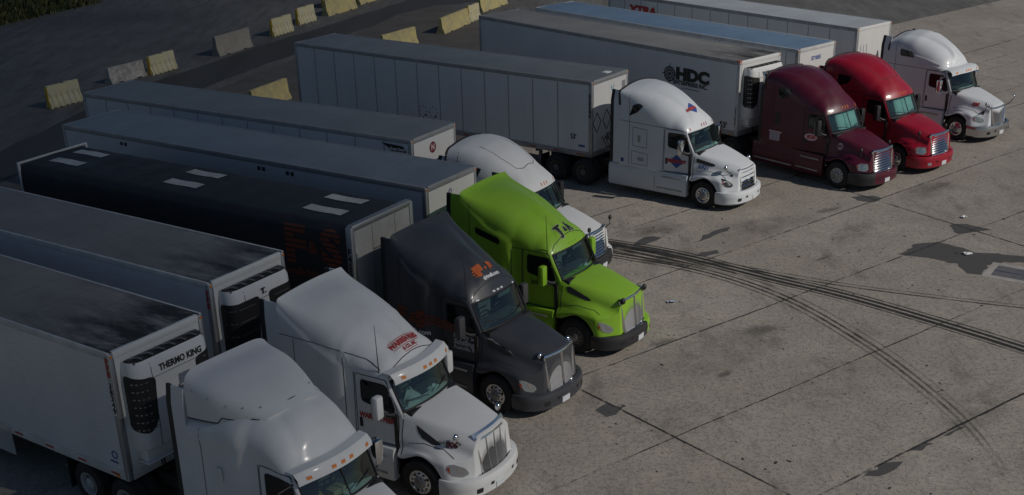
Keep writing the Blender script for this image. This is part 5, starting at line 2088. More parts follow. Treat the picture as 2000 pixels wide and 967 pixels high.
# ------------------------------------------------------------------ tractors (pose: bumper x, y, heading)
P_WHITE = paint('white', (0.72, 0.73, 0.73), 0.45, 0.18, 0.15)
P_WHITE2 = paint('cool_white', (0.66, 0.69, 0.72), 0.45, 0.12, 0.2)
P_GREEN = paint('lime_green', (0.275, 0.52, 0.03), 0.38, 0.14, 0.25)
P_GREY = paint('slate_grey', (0.046, 0.050, 0.060), 0.38, 0.15, 0.3)
P_MAROON = paint('maroon', (0.082, 0.005, 0.020), 0.35, 0.04, 0.25)
P_RED = paint('red', (0.33, 0.004, 0.022), 0.35, 0.05, 0.25)
DARKVENT = mat('vent_black', (0.025, 0.025, 0.027), 0.4)

CASC = dict(
    rear=-5.2, ws_top=-2.2, ws_bot=-1.86, bow=0.20, nose=-6.8,
    top=[(-5.2, 4.12), (-4.7, 4.13), (-4.2, 4.08), (-3.7, 3.93), (-3.2, 3.68), (-2.8, 3.40), (-2.45, 3.08), (-2.27, 2.84), (-2.2, 2.70), (-1.86, 2.04)],
    w=[(-5.2, 1.23), (-3.9, 1.21), (-3.1, 1.12), (-2.4, 1.03), (-1.86, 1.0)],
    a=[(-5.2, 0.16), (-4.6, 0.42), (-3.8, 0.70), (-2.9, 0.78), (-2.5, 0.55), (-2.2, 0.16), (-1.86, 0.10)],
    b=[(-5.2, 0.16), (-4.6, 0.50), (-3.8, 0.90), (-2.9, 0.78), (-2.5, 0.40), (-2.2, 0.13), (-1.86, 0.10)],
    zb=[(-5.2, 1.13), (-1.86, 1.15)], crown=[(-5.2, 0.14), (-4.2, 0.15), (-2.8, 0.10), (-2.2, 0.04), (-1.86, 0.04)],
    hood_z=(2.04, 1.60), hood_w=(0.96, 0.52), fender_z=1.28, nose_x=-0.30, nose_bot=0.72, bump_z=(0.74, 0.28),
    seams=[[(-5.19, 2.86), (-3.3, 2.80), (-2.3, 2.72)], [(-3.3, 2.78), (-3.33, 1.15)], [(-4.78, 3.95), (-4.78, 1.15)]],
    ext_top=3.95, ext_x=-5.50, ext_in=0.10, roof_trim=True, marker_z=2.84,
    lamp=[(0.92, 0.97), (1.02, 0.90), (1.24, 0.94), (1.36, 1.22), (1.20, 1.20), (0.98, 1.06)],
)

# --- nearest: white tractor with separate roof fairing
def fairing_extra(t, bv, bvh, bvb, zt):
    xs = np.linspace(-5.12, -3.12, 18)
    v, f = [], []
    n = 33
    prof = interp([(-5.12, 4.30), (-5.0, 4.24), (-4.5, 4.18), (-4.0, 4.06), (-3.5, 3.88), (-3.12, 3.70)])
    wid = interp([(-5.12, 1.14), (-4.4, 1.12), (-3.8, 1.00), (-3.4, 0.86), (-3.12, 0.72)])
    for i, x in enumerate(xs):
        q = (x + 5.12) / 2.0
        e = 0.30 + 0.30 * q
        for j in range(n):
            u = -1 + 2 * j / (n - 1)
            th = u * math.pi / 2
            y = wid(x) * math.copysign(abs(math.sin(th)) ** e, u)
            base = 3.30 + 0.22 * q
            v.append((x - 0.28 * q * q * y * y, y, base + (prof(x) - base) * abs(math.cos(th)) ** e))
    for i in range(len(xs) - 1):
        for j in range(n - 1):
            f.append((i * n + j, i * n + j + 1, (i + 1) * n + j + 1, (i + 1) * n + j))
    f.append(tuple(range(n)))
    f.append(tuple((len(xs) - 1) * n + j for j in range(n)))
    o = recalc(link_mesh('roof_fairing', v, f, P_WHITE, t, True, 45))
    edge = []
    for i in range(len(xs)):
        got = None
        for j in range(n // 2, -1, -1):
            q = v[i * n + j]
            h = bv.ray_cast(Vector((q[0], q[1], 8)), Vector((0, 0, -1)))
            if h[0] is not None and q[2] < h[0].z:
                q0 = v[i * n + j + 1]
                got = Vector(q).lerp(Vector(q0), 0.5)
                break
        edge.append(got if got is not None else Vector(v[i * n]))
    edge = [p_ for p_ in edge if abs(p_.y) > 0.35]
    for sg in (1, -1):
        side_ = [Vector((p_.x, p_.y * sg, p_.z)) for p_ in edge]
        e_ = side_[-1]
        for k in range(1, 7):
            y_ = e_.y * (1 - k / 6)
            x_ = e_.x + 0.10 * (1 - (1 - k / 6) ** 2)
            h = bv.ray_cast(Vector((x_, y_, 8)), Vector((0, 0, -1)))
            side_.append(Vector((x_, y_, h[0].z + 0.004)))
        MB().tube(side_, 0.013, 6).build('edge_gasket', SEAM, o)
    rb = MB()
    for p in [v[2 * n + 3], v[6 * n + 3], v[10 * n + 3], v[13 * n + 5], v[15 * n + 9], v[15 * n + 23]]:
        rb.ball((p[0], p[1] * 1.005, p[2] + 0.03), 0.016, 0.016, 0.016, 6)
    rb.build('rivets', STEEL, o)
    # raised sleeper shoulder swelling on the near and far sides
    MB().box(-4.3, -4.16, -1.255, -1.235, 2.18, 2.48, 0.005).build('access_flap', P_WHITE, t)


sp = dict(CASC)
sp.update(paint=P_WHITE, roof_trim=False, nose=-7.47, rear=-5.15,
          top=[(-5.15, 3.45), (-4.5, 3.62), (-3.9, 3.77), (-3.4, 3.79), (-3.0, 3.64), (-2.6, 3.28), (-2.3, 2.84), (-2.2, 2.74), (-1.86, 2.04)],
          w=[(-5.15, 1.24), (-3.95, 1.23), (-3.65, 1.20), (-3.35, 1.07), (-2.4, 1.03), (-1.86, 1.0)],
          a=[(-5.15, 0.5), (-4.0, 0.62), (-3.2, 0.60), (-2.6, 0.45), (-2.2, 0.15), (-1.86, 0.10)],
          b=[(-5.15, 0.4), (-4.0, 0.55), (-3.2, 0.60), (-2.6, 0.40), (-2.2, 0.13), (-1.86, 0.10)],
          seams=[[(-3.3, 2.76), (-3.33, 1.15)], [(-4.75, 3.3), (-4.75, 1.15)]],
          visor=dict(x=-2.0, z=2.80, w=1.02, d=0.32, bow=0.2), mk=None, split=True,
          ext_top=3.92, ext_x=-5.5, ext_in=0.05, curtain='dark', hood_mirror=((-0.75, 0.72, 1.45), (-0.6, 0.95, 1.85)),
          grille=dict(kind='vbars', z=(0.72, 1.56), w=(0.52, 0.46), n=8, bh=0.012, ring=0.04, fine=24),
          rim='alloy', rear_rim='steel_white', mirror_mat=CHROME, mirror_style='frame', extra=fairing_extra, lower=P_WHITE,
          markers=[(-0.80, 0.10), (-0.24, 0), (0.0, 0), (0.24, 0), (0.80, 0.10)])
build_tractor('a', 'nearest white truck with separate roof fairing, cut off by the bottom edge', sp, (-1.556, 19.782, -0.662))

# --- second: white, 806
def peers(t, bv, bvh, bvb, zt):
    MB().tube([(-2.62, -0.98, 2.78), (-2.64, -1.0, 4.0)], [0.014, 0.006], 5).ball((-2.62, -0.99, 2.76), 0.035, 0.03, 0.06, 8).build('antenna', PLASTIC, t)


sp = dict(CASC)
wp = [move2d(text2d('WARREN PEERS', 0.25, 0.012, 0.15, squash=0.78), 0.12, 2.98 * 0 - 0), ]
def roof_lines(lines, y, up_, m, rot=0.0):
    out = []
    for s_, size, bold, dyy, sq, sh in lines:
        out.append(move2d(text2d(s_, size, bold, sh, squash=sq), 0, dyy))
    v, f = join2d(*out)
    c, s = math.cos(rot), math.sin(rot)
    return [(y + c * a - s * b, up_ + s * a + c * b) for a, b in v], f


sp.update(paint=P_WHITE, roof_trim=False, nose=-7.44, brow_seams=[[(-0.92, -0.62), (-0.7, -0.50), (-0.35, -0.44), (0, -0.42), (0.35, -0.44), (0.7, -0.50), (0.92, -0.62)]], rear=-5.25,
          top=[(-5.25, 4.24), (-5.1, 4.17), (-4.4, 4.06), (-3.9, 3.92), (-3.3, 3.70), (-2.8, 3.40), (-2.45, 3.10), (-2.27, 2.86), (-2.2, 2.74), (-1.86, 2.06)],
          w=[(-5.25, 1.24), (-3.85, 1.22), (-3.5, 1.18), (-3.25, 1.07), (-2.4, 1.03), (-1.86, 1.0)],
          crown=[(-5.25, 0.05), (-4.4, 0.13), (-2.8, 0.12), (-2.2, 0.04), (-1.86, 0.04)],
          a=[(-5.25, 0.10), (-4.4, 0.42), (-3.5, 0.68), (-2.8, 0.72), (-2.45, 0.48), (-2.2, 0.16), (-1.86, 0.10)],
          b=[(-5.25, 0.14), (-4.7, 0.40), (-4.2, 0.62), (-3.5, 0.66), (-2.8, 0.60), (-2.45, 0.32), (-2.2, 0.13), (-1.86, 0.10)],
          ledge=[(-5.25, 0.05), (-3.6, 0.06), (-3.3, 0.0), (-1.8, 0)],
          seams=[[(-5.24, 3.36), (-4.4, 3.33), (-3.6, 3.24), (-3.0, 3.10), (-2.62, 2.92)], [(-3.52, 3.1), (-3.52, 1.15)], [(-3.3, 2.78), (-3.33, 1.15)], [(-4.85, 3.3), (-4.85, 1.15)]],
          ext_top=4.08, ext_x=-5.64, ext_in=0.03,
          visor=dict(x=-1.92, z=2.88, w=1.04, d=0.34, bow=0.22),
          hood_z=(2.06, 1.66), hood_w=(0.95, 0.58), curtain='pale', curtain_col=(0.34, 0.36, 0.34),
          grille=dict(kind='vbars', z=(0.68, 1.58), w=(0.58, 0.47), n=4, bh=0.018, ring=0.03, fine=40, cap=0.15, barmat=ALU),
          hood_panels=[('hood_vent', [(-1.72, 1.78), (-1.22, 1.50), (-1.06, 1.42), (-1.28, 1.40), (-1.55, 1.50), (-1.66, 1.62)], DARKVENT, None), ('hood_badge', [(-1.16, 1.52), (-0.95, 1.46), (-0.95, 1.38), (-1.16, 1.42)], CHROME, None)],
          lamp=[(0.90, 0.86), (1.06, 0.80), (1.30, 0.86), (1.40, 1.10), (1.25, 1.12), (0.98, 1.00)],
          texts=[dict(vf=roof_lines([('WARREN PEERS', 0.19, 0.010, 0.0, 0.74, 0.0), ('& CO., INC', 0.125, 0.006, -0.18, 0.8, 0.0)], 0.06, -0.12, None), fr='brow', m=LR, on='cab', off=0.014),
                 dict(vf=join2d(move2d(strip2d([(-0.46, 0), (0.46, 0)], 0.016), 0.06, -0.22), move2d(strip2d([(-0.24, 0), (0.24, 0)], 0.014), 0.06, -0.38), move2d(strip2d([(-0.46, 0), (0.46, 0)], 0.016), 0.06, -0.01)), fr='brow', m=LR, on='cab', off=0.012),
                 dict(vf=move2d(text2d('WARREN PEERS', 0.18, 0.010, 0.15, squash=0.8), -2.70, 1.74), fr='near', m=LR, off=0.02),
                 dict(vf=move2d(text2d('806', 0.18, 0.008), -0.86, 1.44), fr='near', m=mat('letter_maroon', (0.10, 0.015, 0.02), 0.5), on='hood', off=0.012)],
          hood_mirror=((-0.70, 0.66, 1.42), (-0.72, 0.86, 1.68)), rim='alloy', extra=peers, mirror_mat=P_WHITE,
          markers=[(-0.82, 0.10), (-0.2, 0), (0.0, 0), (0.2, 0), (0.82, 0.10)], plate_y=-0.15)
build_tractor('b', 'white truck lettered WARREN PEERS with a tall antenna and number 806 on its bonnet', sp, (0.01, 24.156, -0.572))

# --- T-shaped pair: grey and green
T6 = dict(CASC)
T6.update(rear=-5.25, roof_trim=False,
          top=[(-5.25, 4.20), (-5.1, 4.12), (-4.5, 4.03), (-3.9, 3.90), (-3.3, 3.68), (-2.8, 3.38), (-2.45, 3.08), (-2.27, 2.86), (-2.2, 2.74), (-1.86, 2.06)],
          w=[(-5.25, 1.24), (-3.95, 1.22), (-3.65, 1.18), (-3.4, 1.07), (-2.4, 1.03), (-1.86, 1.0)],
          crown=[(-5.25, 0.05), (-4.4, 0.13), (-2.8, 0.12), (-2.2, 0.04), (-1.86, 0.04)],
          a=[(-5.25, 0.10), (-4.4, 0.42), (-3.5, 0.70), (-2.8, 0.76), (-2.45, 0.50), (-2.2, 0.17), (-1.86, 0.10)],
          b=[(-5.25, 0.14), (-4.7, 0.40), (-4.2, 0.62), (-3.5, 0.66), (-2.8, 0.62), (-2.45, 0.33), (-2.2, 0.14), (-1.86, 0.10)],
          ledge=[(-5.25, 0.04), (-3.9, 0.07), (-3.62, 0.05), (-3.45, 0.0), (-1.8, 0)],
          seams=[[(-3.62, 2.7), (-3.62, 1.15)], [(-3.3, 2.78), (-3.33, 1.15)], [(-4.95, 4.0), (-4.95, 1.15)], [(-3.6, 2.75), (-2.3, 2.74)]],
          ext_top=4.06, ext_x=-5.58, ext_in=0.03,
          hood_z=(2.06, 1.68), hood_w=(0.93, 0.56), fender_z=1.34, nose_bot=0.66, bump_z=(0.70, 0.24),
          grille=dict(kind='vbars', z=(0.62, 1.60), w=(0.61, 0.53), n=2, bh=0.035, ring=0.05, fine=30, back=mat('grille_fine_mesh', (0.60, 0.60, 0.61), 0.5, 0.1)),
          hood_panels=[('hood_vent', [(-1.92, 1.84), (-1.82, 1.86), (-1.25, 1.62), (-1.16, 1.54), (-1.3, 1.54), (-1.85, 1.70)], DARKVENT, None)],
          lamp=[(0.95, 0.82), (1.06, 0.74), (1.28, 0.80), (1.40, 1.08), (1.25, 1.06), (1.0, 0.92)],
          marker_z=2.84, marker_size=(0.05, 0.018), mirror_h=0.58)

sp = dict(T6)
grey_lines = lambda x0, x1, z: join2d(*[strip2d([(x0, z + 0.09 * k), (-4.0, z + 0.09 * k + 0.02), (-3.5, z + 0.09 * k - 0.02), (x1, z + 0.09 * k - 0.16)], 0.045) for k in range(3)])
sp.update(paint=P_GREY, brow_seams=[[(-0.92, -0.62), (-0.7, -0.50), (-0.35, -0.44), (0, -0.42), (0.35, -0.44), (0.7, -0.50), (0.92, -0.62)]], nose=-5.94, rear=-4.75, ext_x=-4.95, skirt=(-5.05, -2.22),
          top=[(-4.75, 4.22), (-4.6, 4.14), (-4.2, 4.04), (-3.8, 3.93), (-3.3, 3.74), (-2.8, 3.46), (-2.45, 3.14), (-2.27, 2.88), (-2.2, 2.76), (-1.86, 2.08)],
          w=[(-4.75, 1.24), (-3.95, 1.22), (-3.65, 1.18), (-3.4, 1.07), (-2.4, 1.03), (-1.86, 1.0)],
          crown=[(-4.75, 0.05), (-4.2, 0.12), (-2.8, 0.12), (-2.2, 0.04), (-1.86, 0.04)],
          a=[(-4.75, 0.10), (-4.2, 0.42), (-3.5, 0.70), (-2.8, 0.76), (-2.45, 0.50), (-2.2, 0.17), (-1.86, 0.10)],
          b=[(-4.75, 0.14), (-4.4, 0.40), (-4.1, 0.60), (-3.5, 0.66), (-2.8, 0.62), (-2.45, 0.33), (-2.2, 0.14), (-1.86, 0.10)],
          ledge=[(-4.75, 0.04), (-3.9, 0.07), (-3.62, 0.05), (-3.45, 0.0), (-1.8, 0)],
          seams=[[(-3.62, 2.7), (-3.62, 1.15)], [(-3.3, 2.78), (-3.33, 1.15)], [(-4.5, 4.0), (-4.5, 1.15)], [(-3.6, 2.75), (-2.3, 2.74)]],
          hood_panels=T6['hood_panels'] + [('vent_trim', [(-1.93, 1.87), (-1.82, 1.89), (-1.24, 1.65), (-1.12, 1.53), (-1.2, 1.59), (-1.83, 1.85)], CHROME, None)],
          texts=[dict(vf=join2d(move2d(text2d('F', 0.38, 0.035, 0, squash=1.15), -0.22, -0.08), move2d(text2d('S', 0.38, 0.035, 0, squash=1.15), 0.27, -0.08), move2d(text2d('&', 0.18, 0.010), 0.02, -0.12), strip2d([(-0.40, -0.02), (-0.28, -0.02)], 0.03), strip2d([(-0.44, -0.10), (-0.28, -0.10)], 0.03), strip2d([(-0.40, -0.18), (-0.28, -0.18)], 0.03)), fr='brow', m=LO, off=0.014),
                 dict(vf=move2d(text2d('drivefs.com', 0.14, 0.008), 0.06, -0.32), fr='brow', m=LW, off=0.014),
                 dict(vf=join2d(slit(move2d(text2d('F', 0.62, 0.025), -4.46, 2.06), 0.12, 0.78), slit(move2d(text2d('S', 0.62, 0.03), -3.88, 2.04), 0.12, 0.78), move2d(text2d('&', 0.26, 0.01), -4.16, 2.0)), fr='near', m=LOD, off=0.014),
                 dict(vf=grey_lines(-4.2, -2.62, 1.98), fr='near', m=LOD, off=0.02),
                 dict(vf=move2d(text2d('drivefs.com', 0.19, 0.006), -4.05, 1.70), fr='near', m=LW, off=0.014),
                 dict(vf=join2d(move2d(text2d('Fraley &', 0.20, 0.008, 0.2, 'LEFT'), -2.92, 1.80), move2d(text2d('Schilling', 0.20, 0.008, 0.2, 'LEFT'), -2.92, 1.62), move2d(text2d('Rushville, IN', 0.14, 0.005, 0.2, 'LEFT'), -2.92, 1.47)), fr='near', m=mat('letter_grey_white', (0.45, 0.46, 0.47), 0.5), off=0.02)],
          markers=[(-0.16, 0), (0, 0), (0.16, 0), (-0.75, 0.08), (0.75, 0.08)], marker_mat=LW, antenna=(-1,), rim='alloy', mirror_mat=mat('mirror_grey', (0.07, 0.07, 0.075), 0.45), plate_y=-0.15,
          hood_mirror=((-0.62, 0.55, 1.45), (-0.52, 0.62, 1.62)), hood_mirror_mat=CHROME, curtain='teal', curtain_col=(0.10, 0.16, 0.17), bump_z=(0.68, 0.26))
build_tractor('c', 'slate grey truck with orange F&S lettering, coupled to the black curtain-side trailer', sp, (1.731, 28.262, -0.649))

sp = dict(T6)
jr = lambda dx, dy, e: join2d(move2d(text2d('J', 0.40, 0.028 + e), -0.24 + dx, -0.26 + dy), move2d(text2d('T', 0.34, 0.02 + e), -0.22 + dx, -0.22 + dy), move2d(text2d('&', 0.21, 0.014 + e), 0.0 + dx, -0.29 + dy), move2d(text2d('R', 0.40, 0.030 + e), 0.25 + dx, -0.26 + dy))
sp.update(paint=P_GREEN, brow_seams=[[(-0.92, -0.62), (-0.7, -0.50), (-0.35, -0.44), (0, -0.42), (0.35, -0.44), (0.7, -0.50), (0.92, -0.62)]], nose=-6.49,
          side_panels=[('sleeper_window', [(-4.75, 3.22), (-3.95, 2.98), (-3.95, 2.80), (-4.75, 3.02)], DGLASS)],
          texts=[dict(vf=jr(0.0, 0.0, 0.014), fr='brow', m=mat('letter_pale_green', (0.45, 0.60, 0.35), 0.5), off=0.010), dict(vf=jr(0, 0, 0.0), fr='brow', m=LB, off=0.014),
                 dict(vf=move2d(text2d('309', 0.18, 0.004), -2.9, 1.82), fr='near', m=mat('letter_dark_green', (0.04, 0.09, 0.01), 0.5), off=0.02)],
          markers=[(-0.16, 0), (0, 0), (0.16, 0), (-0.75, 0.08), (0.75, 0.08)], marker_mat=P_GREEN, antenna=(-1,), rim='dark', mirror_mat=P_GREEN,
          hood_mirror=((-0.45, 0.55, 1.52), (-0.30, 0.62, 1.62)), hood_mirror_mat=PLASTIC, bump_paint=mat('bumper_black', (0.03, 0.03, 0.032), 0.5), bump_far=P_GREEN, bump_z=(0.66, 0.26))
build_tractor('d', 'lime green truck with black J&R lettering on its roof', sp, (3.962, 31.841, -0.594))

# --- older aerodynamic type with chrome bar grille: white, maroon, red
OLD = dict(CASC)
OLD.update(a=[(-5.2, 0.40), (-4.4, 0.50), (-3.8, 0.66), (-2.9, 0.72), (-2.5, 0.5), (-2.2, 0.16), (-1.86, 0.10)], b=[(-5.2, 0.42), (-4.4, 0.65), (-3.8, 0.90), (-2.9, 0.78), (-2.5, 0.38), (-2.2, 0.13), (-1.86, 0.10)], crown=[(-5.2, 0.08), (-4.0, 0.10), (-2.8, 0.08), (-2.2, 0.04), (-1.86, 0.04)], ext_top=3.6, ext_in=0.2,
           top=[(-5.2, 4.00), (-4.7, 4.06), (-4.2, 4.03), (-3.7, 3.90), (-3.2, 3.66), (-2.8, 3.38), (-2.45, 3.06), (-2.27, 2.84), (-2.2, 2.70), (-1.86, 2.04)],
           hood_z=(2.02, 1.56), hood_w=(0.94, 0.60), fender_z=1.22, nose_bot=0.78,
           grille=dict(kind='hbars', z=(0.72, 1.54), w=(0.60, 0.54), n=8, bh=0.042, ring=0.05, arc=0.03),
           split=True, marker_z=2.84, mirror_mat=PLASTIC, mirror_h=0.62,
           lamp=[(0.86, 0.90), (0.98, 0.82), (1.26, 0.86), (1.32, 1.04), (1.14, 1.12), (0.90, 1.10)],
           hood_mirror=((-0.80, 0.84, 1.22), (-0.72, 0.88, 1.58)), hood_mirror_mat=PLASTIC, hood_mirror_r=0.075,
           side_panels=[('sleeper_window', [(-4.55, 3.46), (-3.9, 3.42), (-4.05, 3.12), (-4.55, 2.98)], DGLASS), ('vent_panel', [(-4.65, 2.45), (-4.4, 2.45), (-4.4, 1.95), (-4.65, 1.95)], PLASTIC)],
           top_seams=[[(-0.62, 4.3), (-0.66, 3.5), (-0.55, 2.98), (-0.3, 2.84), (0.3, 2.84), (0.55, 2.98), (0.66, 3.5), (0.62, 4.3)]])

sp = dict(OLD)
sp.update(paint=P_WHITE, nose=-6.51, bump_mid=mat('bumper_black', (0.03, 0.03, 0.032), 0.5), hood_mirror=((-0.35, 0.55, 1.45), (-0.25, 0.72, 1.78)))
build_tractor('e', 'white truck half hidden behind the lime green one, chrome barred grille showing', sp, (3.451, 37.532, -0.557))

def fremont(x, z, k, bx):
    dia = ([(x, z + 0.26 * k), (x + 0.30 * k, z), (x, z - 0.26 * k), (x - 0.30 * k, z)], [(0, 1, 2, 3)])
    return dia


sp = dict(CASC)
sp.update(paint=P_WHITE2, nose=-6.76,
          grille=dict(kind='hbars', z=(0.56, 1.50), w=(0.57, 0.46), n=5, bh=0.028, ring=0.03, arc=0.02, barmat=CHROME),
          lamp_dark=True, mirror_mat=CHROME, mirror_x=-2.40, marker_mat=REDLENS, marker_z=2.84,
          side_panels=[('sleeper_window', [(-4.80, 3.06), (-4.62, 3.50), (-4.36, 3.58), (-4.18, 3.50), (-4.42, 3.24)], DGLASS), ('vent_slot', [(-4.40, 2.38), (-4.28, 2.38), (-4.28, 2.10), (-4.40, 2.10)], ALU), ('locker_handle', [(-4.4, 1.55), (-4.1, 1.52), (-4.1, 1.38), (-4.4, 1.41)], ALU), ('badge', [(-5.14, 1.42), (-5.0, 1.42), (-5.0, 1.26), (-5.14, 1.26)], LBL)],
          seams=CASC['seams'] + [[(-4.62, 2.66), (-4.0, 2.62), (-4.0, 1.92), (-4.62, 1.95), (-4.62, 2.66)], [(-4.65, 1.75), (-3.95, 1.70), (-3.95, 1.25), (-4.65, 1.25), (-4.65, 1.75)]],
          hood_panels=[('hood_vent', [(-1.95, 1.80), (-1.3, 1.66), (-1.2, 1.60), (-1.35, 1.56), (-1.95, 1.66)], DARKVENT, None)],
          texts=[dict(vf=fremont(-2.76, 1.57, 1.0, 0), fr='near', m=LBL, off=0.02), dict(vf=move2d(text2d('FREMONT', 0.17, 0.012, 0.1), -2.76, 1.57), fr='near', m=LR, off=0.026),
                 dict(vf=fremont(0.0, 0.05, 0.95, 0), fr='brow', m=LBL, off=0.014), dict(vf=move2d(text2d('FREMONT', 0.15, 0.012), 0.0, 0.04), fr='brow', m=LR, off=0.020),
                 dict(vf=move2d(text2d('R921', 0.20, 0.006), -1.64, 1.50), fr='near', m=LBL, on='hood', off=0.012)],
          hood_mirror=((-0.62, 0.64, 1.36), (-0.78, 0.86, 1.58)), hood_mirror_mat=CHROME, hood_mirror_r=0.10, strip=None, antenna=None, plate_y=0.1, step_mat=ALU)
build_tractor('f', 'pale white truck with blue diamond logo on door and roof, number R921', sp, (9.539, 44.231, -0.69))


def shade(t, col, name='sun_shade'):
    m = mat('shade_' + name, col, 0.7, 0, 0.55, (0.16, 0.24, 0.25), 2.2)
    v, f = [], []
    for i in range(9):
        q = i / 8
        for j in range(17):
            y = -0.84 + 1.68 * j / 16
            v.append((-2.34 + 0.30 * q - 0.2 * y * y + 0.012 * math.sin(j * 1.9), y, 2.66 - 0.62 * q))
    for i in range(8):
        for j in range(16):
            f.append((i * 17 + j, i * 17 + j + 1, (i + 1) * 17 + j + 1, (i + 1) * 17 + j))
    link_mesh('sun_shade', v, f, m, t, True)


def stack_and_shade(t, bv, bvh, bvb, zt):
    shade(t, (0.46, 0.60, 0.58))
    for s in (-1, 1):
        b = MB()
        b.tube([(-5.42, s * 1.02, 1.1), (-5.42, s * 1.02, 3.7), (-5.5, s * 1.02, 3.86)], 0.075, 12)
        e = b.build('exhaust_stack', CHROME, t)
        MB().tube([(-5.42, s * 1.02, 1.4), (-5.42, s * 1.02, 2.7)], 0.115, 12).build('heat_shield', ALU, e)


sp = dict(OLD)
sp.update(paint=P_MAROON, nose=-6.68, ext_x=-5.3, lower=P_MAROON, strip=ALU, bump_paint=mat('bumper_black', (0.03, 0.03, 0.032), 0.5), bump_mid=P_MAROON, bump_mid_w=0.66,
          texts=[dict(vf=join2d(circle2d(-2.95, 1.72, 0.28, 18, 0.14)), fr='near', m=LPK, off=0.02), dict(vf=move2d(text2d('ECM', 0.17, 0.014, 0.2), -2.95, 1.72), fr='near', m=LR, off=0.024),
                 dict(vf=circle2d(-1.64, 1.58, 0.12, 18, 0.12), fr='near', m=LPK, on='hood', off=0.010), dict(vf=move2d(text2d('021', 0.14, 0.010), -1.64, 1.58), fr='near', m=mat('letter_maroon', (0.10, 0.015, 0.02), 0.5), on='hood', off=0.014),
                 dict(vf=rect2d(-4.85, -4.36, 1.32, 1.62), fr='near', m=mat('placard_lilac', (0.50, 0.42, 0.50), 0.6), off=0.012), dict(vf=rect2d(-4.9, -4.28, 1.64, 1.70), fr='near', m=LPK, off=0.012),
                 dict(vf=join2d(*[rect2d(-4.8, -4.42, 1.36 + 0.08 * k, 1.40 + 0.08 * k) for k in range(3)]), fr='near', m=mat('small_print', (0.25, 0.25, 0.28), 0.6), off=0.016)],
          rim='steel_white', extra=stack_and_shade, plate_y=0.0)
build_tractor('g', 'dark maroon truck with 021 on its bonnet and chrome barred grille', sp, (14.986, 45.861, -0.899))

sp = dict(OLD)
sp.update(paint=P_RED, nose=-6.69, bump_paint=P_RED, fog_mat=LENS, hood_mirror=((-0.80, 0.84, 1.22), (-0.72, 0.9, 1.62)),
          extra=lambda t, bv, bvh, bvb, zt: shade(t, (0.42, 0.55, 0.55)), rim='alloy', grille=dict(OLD['grille'], z=(0.76, 1.54)))
build_tractor('h', 'bright red truck with chrome barred grille between the maroon and white ones', sp, (17.847, 47.921, -0.898))


# --- farthest: white with domed roof and chrome bumper
def pro_extra(t, bv, bvh, bvb, zt):
    # swept ribs on the side of the dome
    for s in (-1, 1):
        for (x0, z0, x1, z1) in ((-3.9, 3.30, -2.75, 3.02), (-3.75, 2.95, -2.6, 2.88)):
            fr = 'near' if s < 0 else 'far'
            decal('dome_rib', strip2d([(x0, z0), ((x0 + x1) / 2, (z0 + z1) / 2 + 0.02), (x1, z1)], 0.05), fr, [bv], P_WHITE, t, 0.03, 0.03)


sp = dict(CASC)
sp.update(paint=P_WHITE2, nose=-6.94,
          top=[(-5.2, 4.02), (-4.6, 4.16), (-4.2, 4.16), (-3.7, 4.02), (-3.2, 3.80), (-2.8, 3.52), (-2.52, 3.20), (-2.40, 2.90), (-2.2, 2.76), (-1.86, 2.04)],
          a=[(-5.2, 0.45), (-4.4, 0.60), (-3.6, 0.80), (-2.9, 0.90), (-2.5, 0.70), (-2.35, 0.2), (-2.2, 0.16), (-1.86, 0.10)],
          b=[(-5.2, 0.50), (-4.4, 0.80), (-3.6, 1.0), (-2.9, 0.75), (-2.5, 0.42), (-2.35, 0.16), (-2.2, 0.13), (-1.86, 0.10)],
          visor=dict(x=-1.95, z=2.82, w=1.0, d=0.42, bow=0.16), markers=[(-0.75, 0.1), (-0.16, 0), (0, 0), (0.16, 0), (0.75, 0.1)],
          seams=[[(-5.19, 2.82), (-3.6, 2.80), (-2.5, 2.78)], [(-3.3, 2.78), (-3.33, 1.15)], [(-4.85, 4.0), (-4.85, 1.15)]],
          side_panels=[('sleeper_window', [(-4.62, 3.52), (-4.05, 3.44), (-3.9, 3.2), (-4.62, 3.22)], DGLASS)],
          grille=dict(kind='vbars', z=(0.72, 1.46), w=(0.50, 0.36), n=2, bh=0.004, ring=0.05, fine=40, cap=0.16, back=mat('grille_fine_mesh', (0.20, 0.20, 0.21), 0.4, 0.6)),
          bump_paint=mat('polished_bumper', (0.55, 0.55, 0.56), 0.22, 0.9), hood_w=(0.93, 0.46), hood_z=(2.02, 1.60), sweep=0.75,
          lamp=[(0.88, 0.92), (1.0, 0.86), (1.30, 0.94), (1.36, 1.10), (1.15, 1.12), (0.92, 1.02)],
          vent_bar=P_WHITE, mirror_style='frame', mirror_mat=CHROME, mirror_arm=CHROME,
          hood_mirror=((-0.55, 0.72, 1.30), (-0.30, 1.05, 1.72)), hood_mirror_mat=CHROME, rim='alloy',
          texts=[dict(vf=move2d(text2d('520', 0.18, 0.012, 0.2), -1.0, 1.56), fr='near', m=LR, on='hood', off=0.012)],
          extra=pro_extra)
build_tractor('i', 'farthest white truck with smooth domed roof and chrome bumper', sp, (21.754, 52.225, -0.902))

# names of repeats follow Blender's own suffixes


# ------------------------------------------------------------------ things lying behind the windscreens
def on_dash(pose, lx, ly, lz, name, label, cat, build):
    b = MB()
    build(b)
    o = b.build(name, DASH_MAT[cat], None)
    c_, s__ = math.cos(pose[2]), math.sin(pose[2])
    o.location = (pose[0] + c_ * lx - s__ * ly, pose[1] + s__ * lx + c_ * ly, lz)
    o.rotation_euler = (0, 0, pose[2])
    tag(o, label, cat)


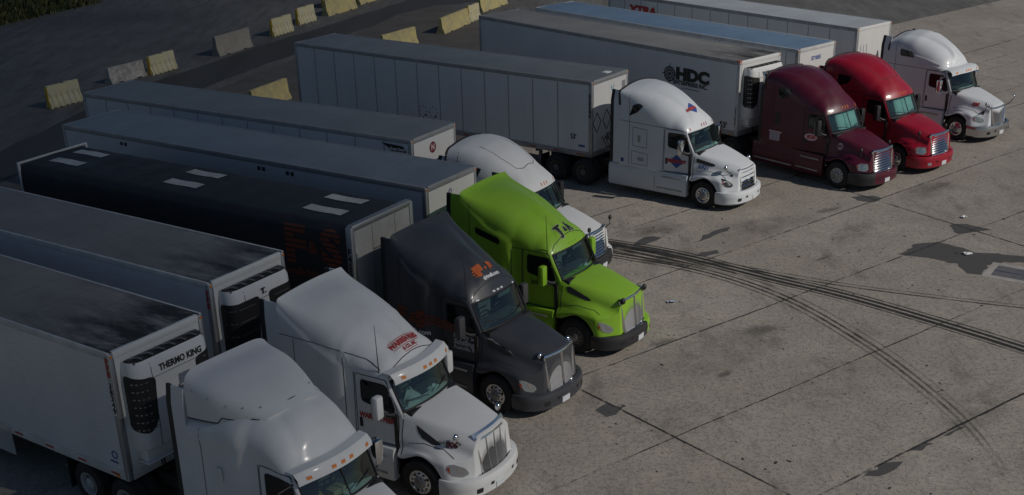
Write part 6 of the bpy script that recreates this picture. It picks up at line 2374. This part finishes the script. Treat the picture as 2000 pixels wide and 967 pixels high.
DASH_MAT = {'bag': mat('bag_ochre', (0.42, 0.24, 0.06), 0.8, 0, 0.6, (0.2, 0.12, 0.05), 6), 'paper': PAPER, 'cloth': mat('cloth_white', (0.55, 0.57, 0.55), 0.9, 0, 0.5, (0.3, 0.32, 0.32), 5), 'box': mat('cardboard', (0.45, 0.36, 0.20), 0.8)}


def crumple(w, d, h, seed, n=9):
    def f(b):
        r = random.Random(seed)
        v = []
        for i in range(n):
            for j in range(n):
                e = min(i, j, n - 1 - i, n - 1 - j) / (n / 2)
                v.append(((i / (n - 1) - 0.5) * d, (j / (n - 1) - 0.5) * w, h * min(1, e * 1.6) * r.uniform(0.5, 1.0)))
        b.add(v, [(i * n + j, (i + 1) * n + j, (i + 1) * n + j + 1, i * n + j + 1) for i in range(n - 1) for j in range(n - 1)])
    return f


KA, KB, KD, KF = (-1.556, 19.782, -0.662), (0.01, 24.156, -0.572), (3.962, 31.841, -0.594), (9.539, 44.231, -0.69)
on_dash(KA, -2.22, -0.52, 2.03, 'bag', 'ochre bag slumped on the dashboard of the nearest truck', 'bag', crumple(0.42, 0.34, 0.24, 1))
on_dash(KA, -2.20, -0.08, 2.03, 'cardboard_box', 'small tan box on the dashboard of the nearest truck', 'box', lambda b: b.box(-0.12, 0.12, -0.17, 0.17, 0.0, 0.13, 0.01))
on_dash(KA, -2.12, 0.30, 2.03, 'paper_sheets', 'loose papers on the dashboard of the nearest truck', 'paper', crumple(0.22, 0.18, 0.05, 3))
on_dash(KB, -2.24, -0.42, 2.03, 'cloth', 'white cloth heaped on the dashboard of the truck numbered 806', 'cloth', crumple(0.62, 0.40, 0.34, 4))
on_dash(KB, -2.16, 0.40, 2.03, 'paper_sheets', 'papers on the dashboard of the truck numbered 806', 'paper', crumple(0.32, 0.22, 0.10, 5))
on_dash(KD, -2.10, 0.42, 2.03, 'paper_sheets', 'folded paper behind the windscreen of the lime green truck', 'paper', crumple(0.26, 0.20, 0.06, 6))
on_dash(KF, -2.08, 0.48, 2.03, 'paper_sheets', 'paper placard behind the windscreen of the white truck with R921', 'paper', crumple(0.22, 0.24, 0.10, 7))
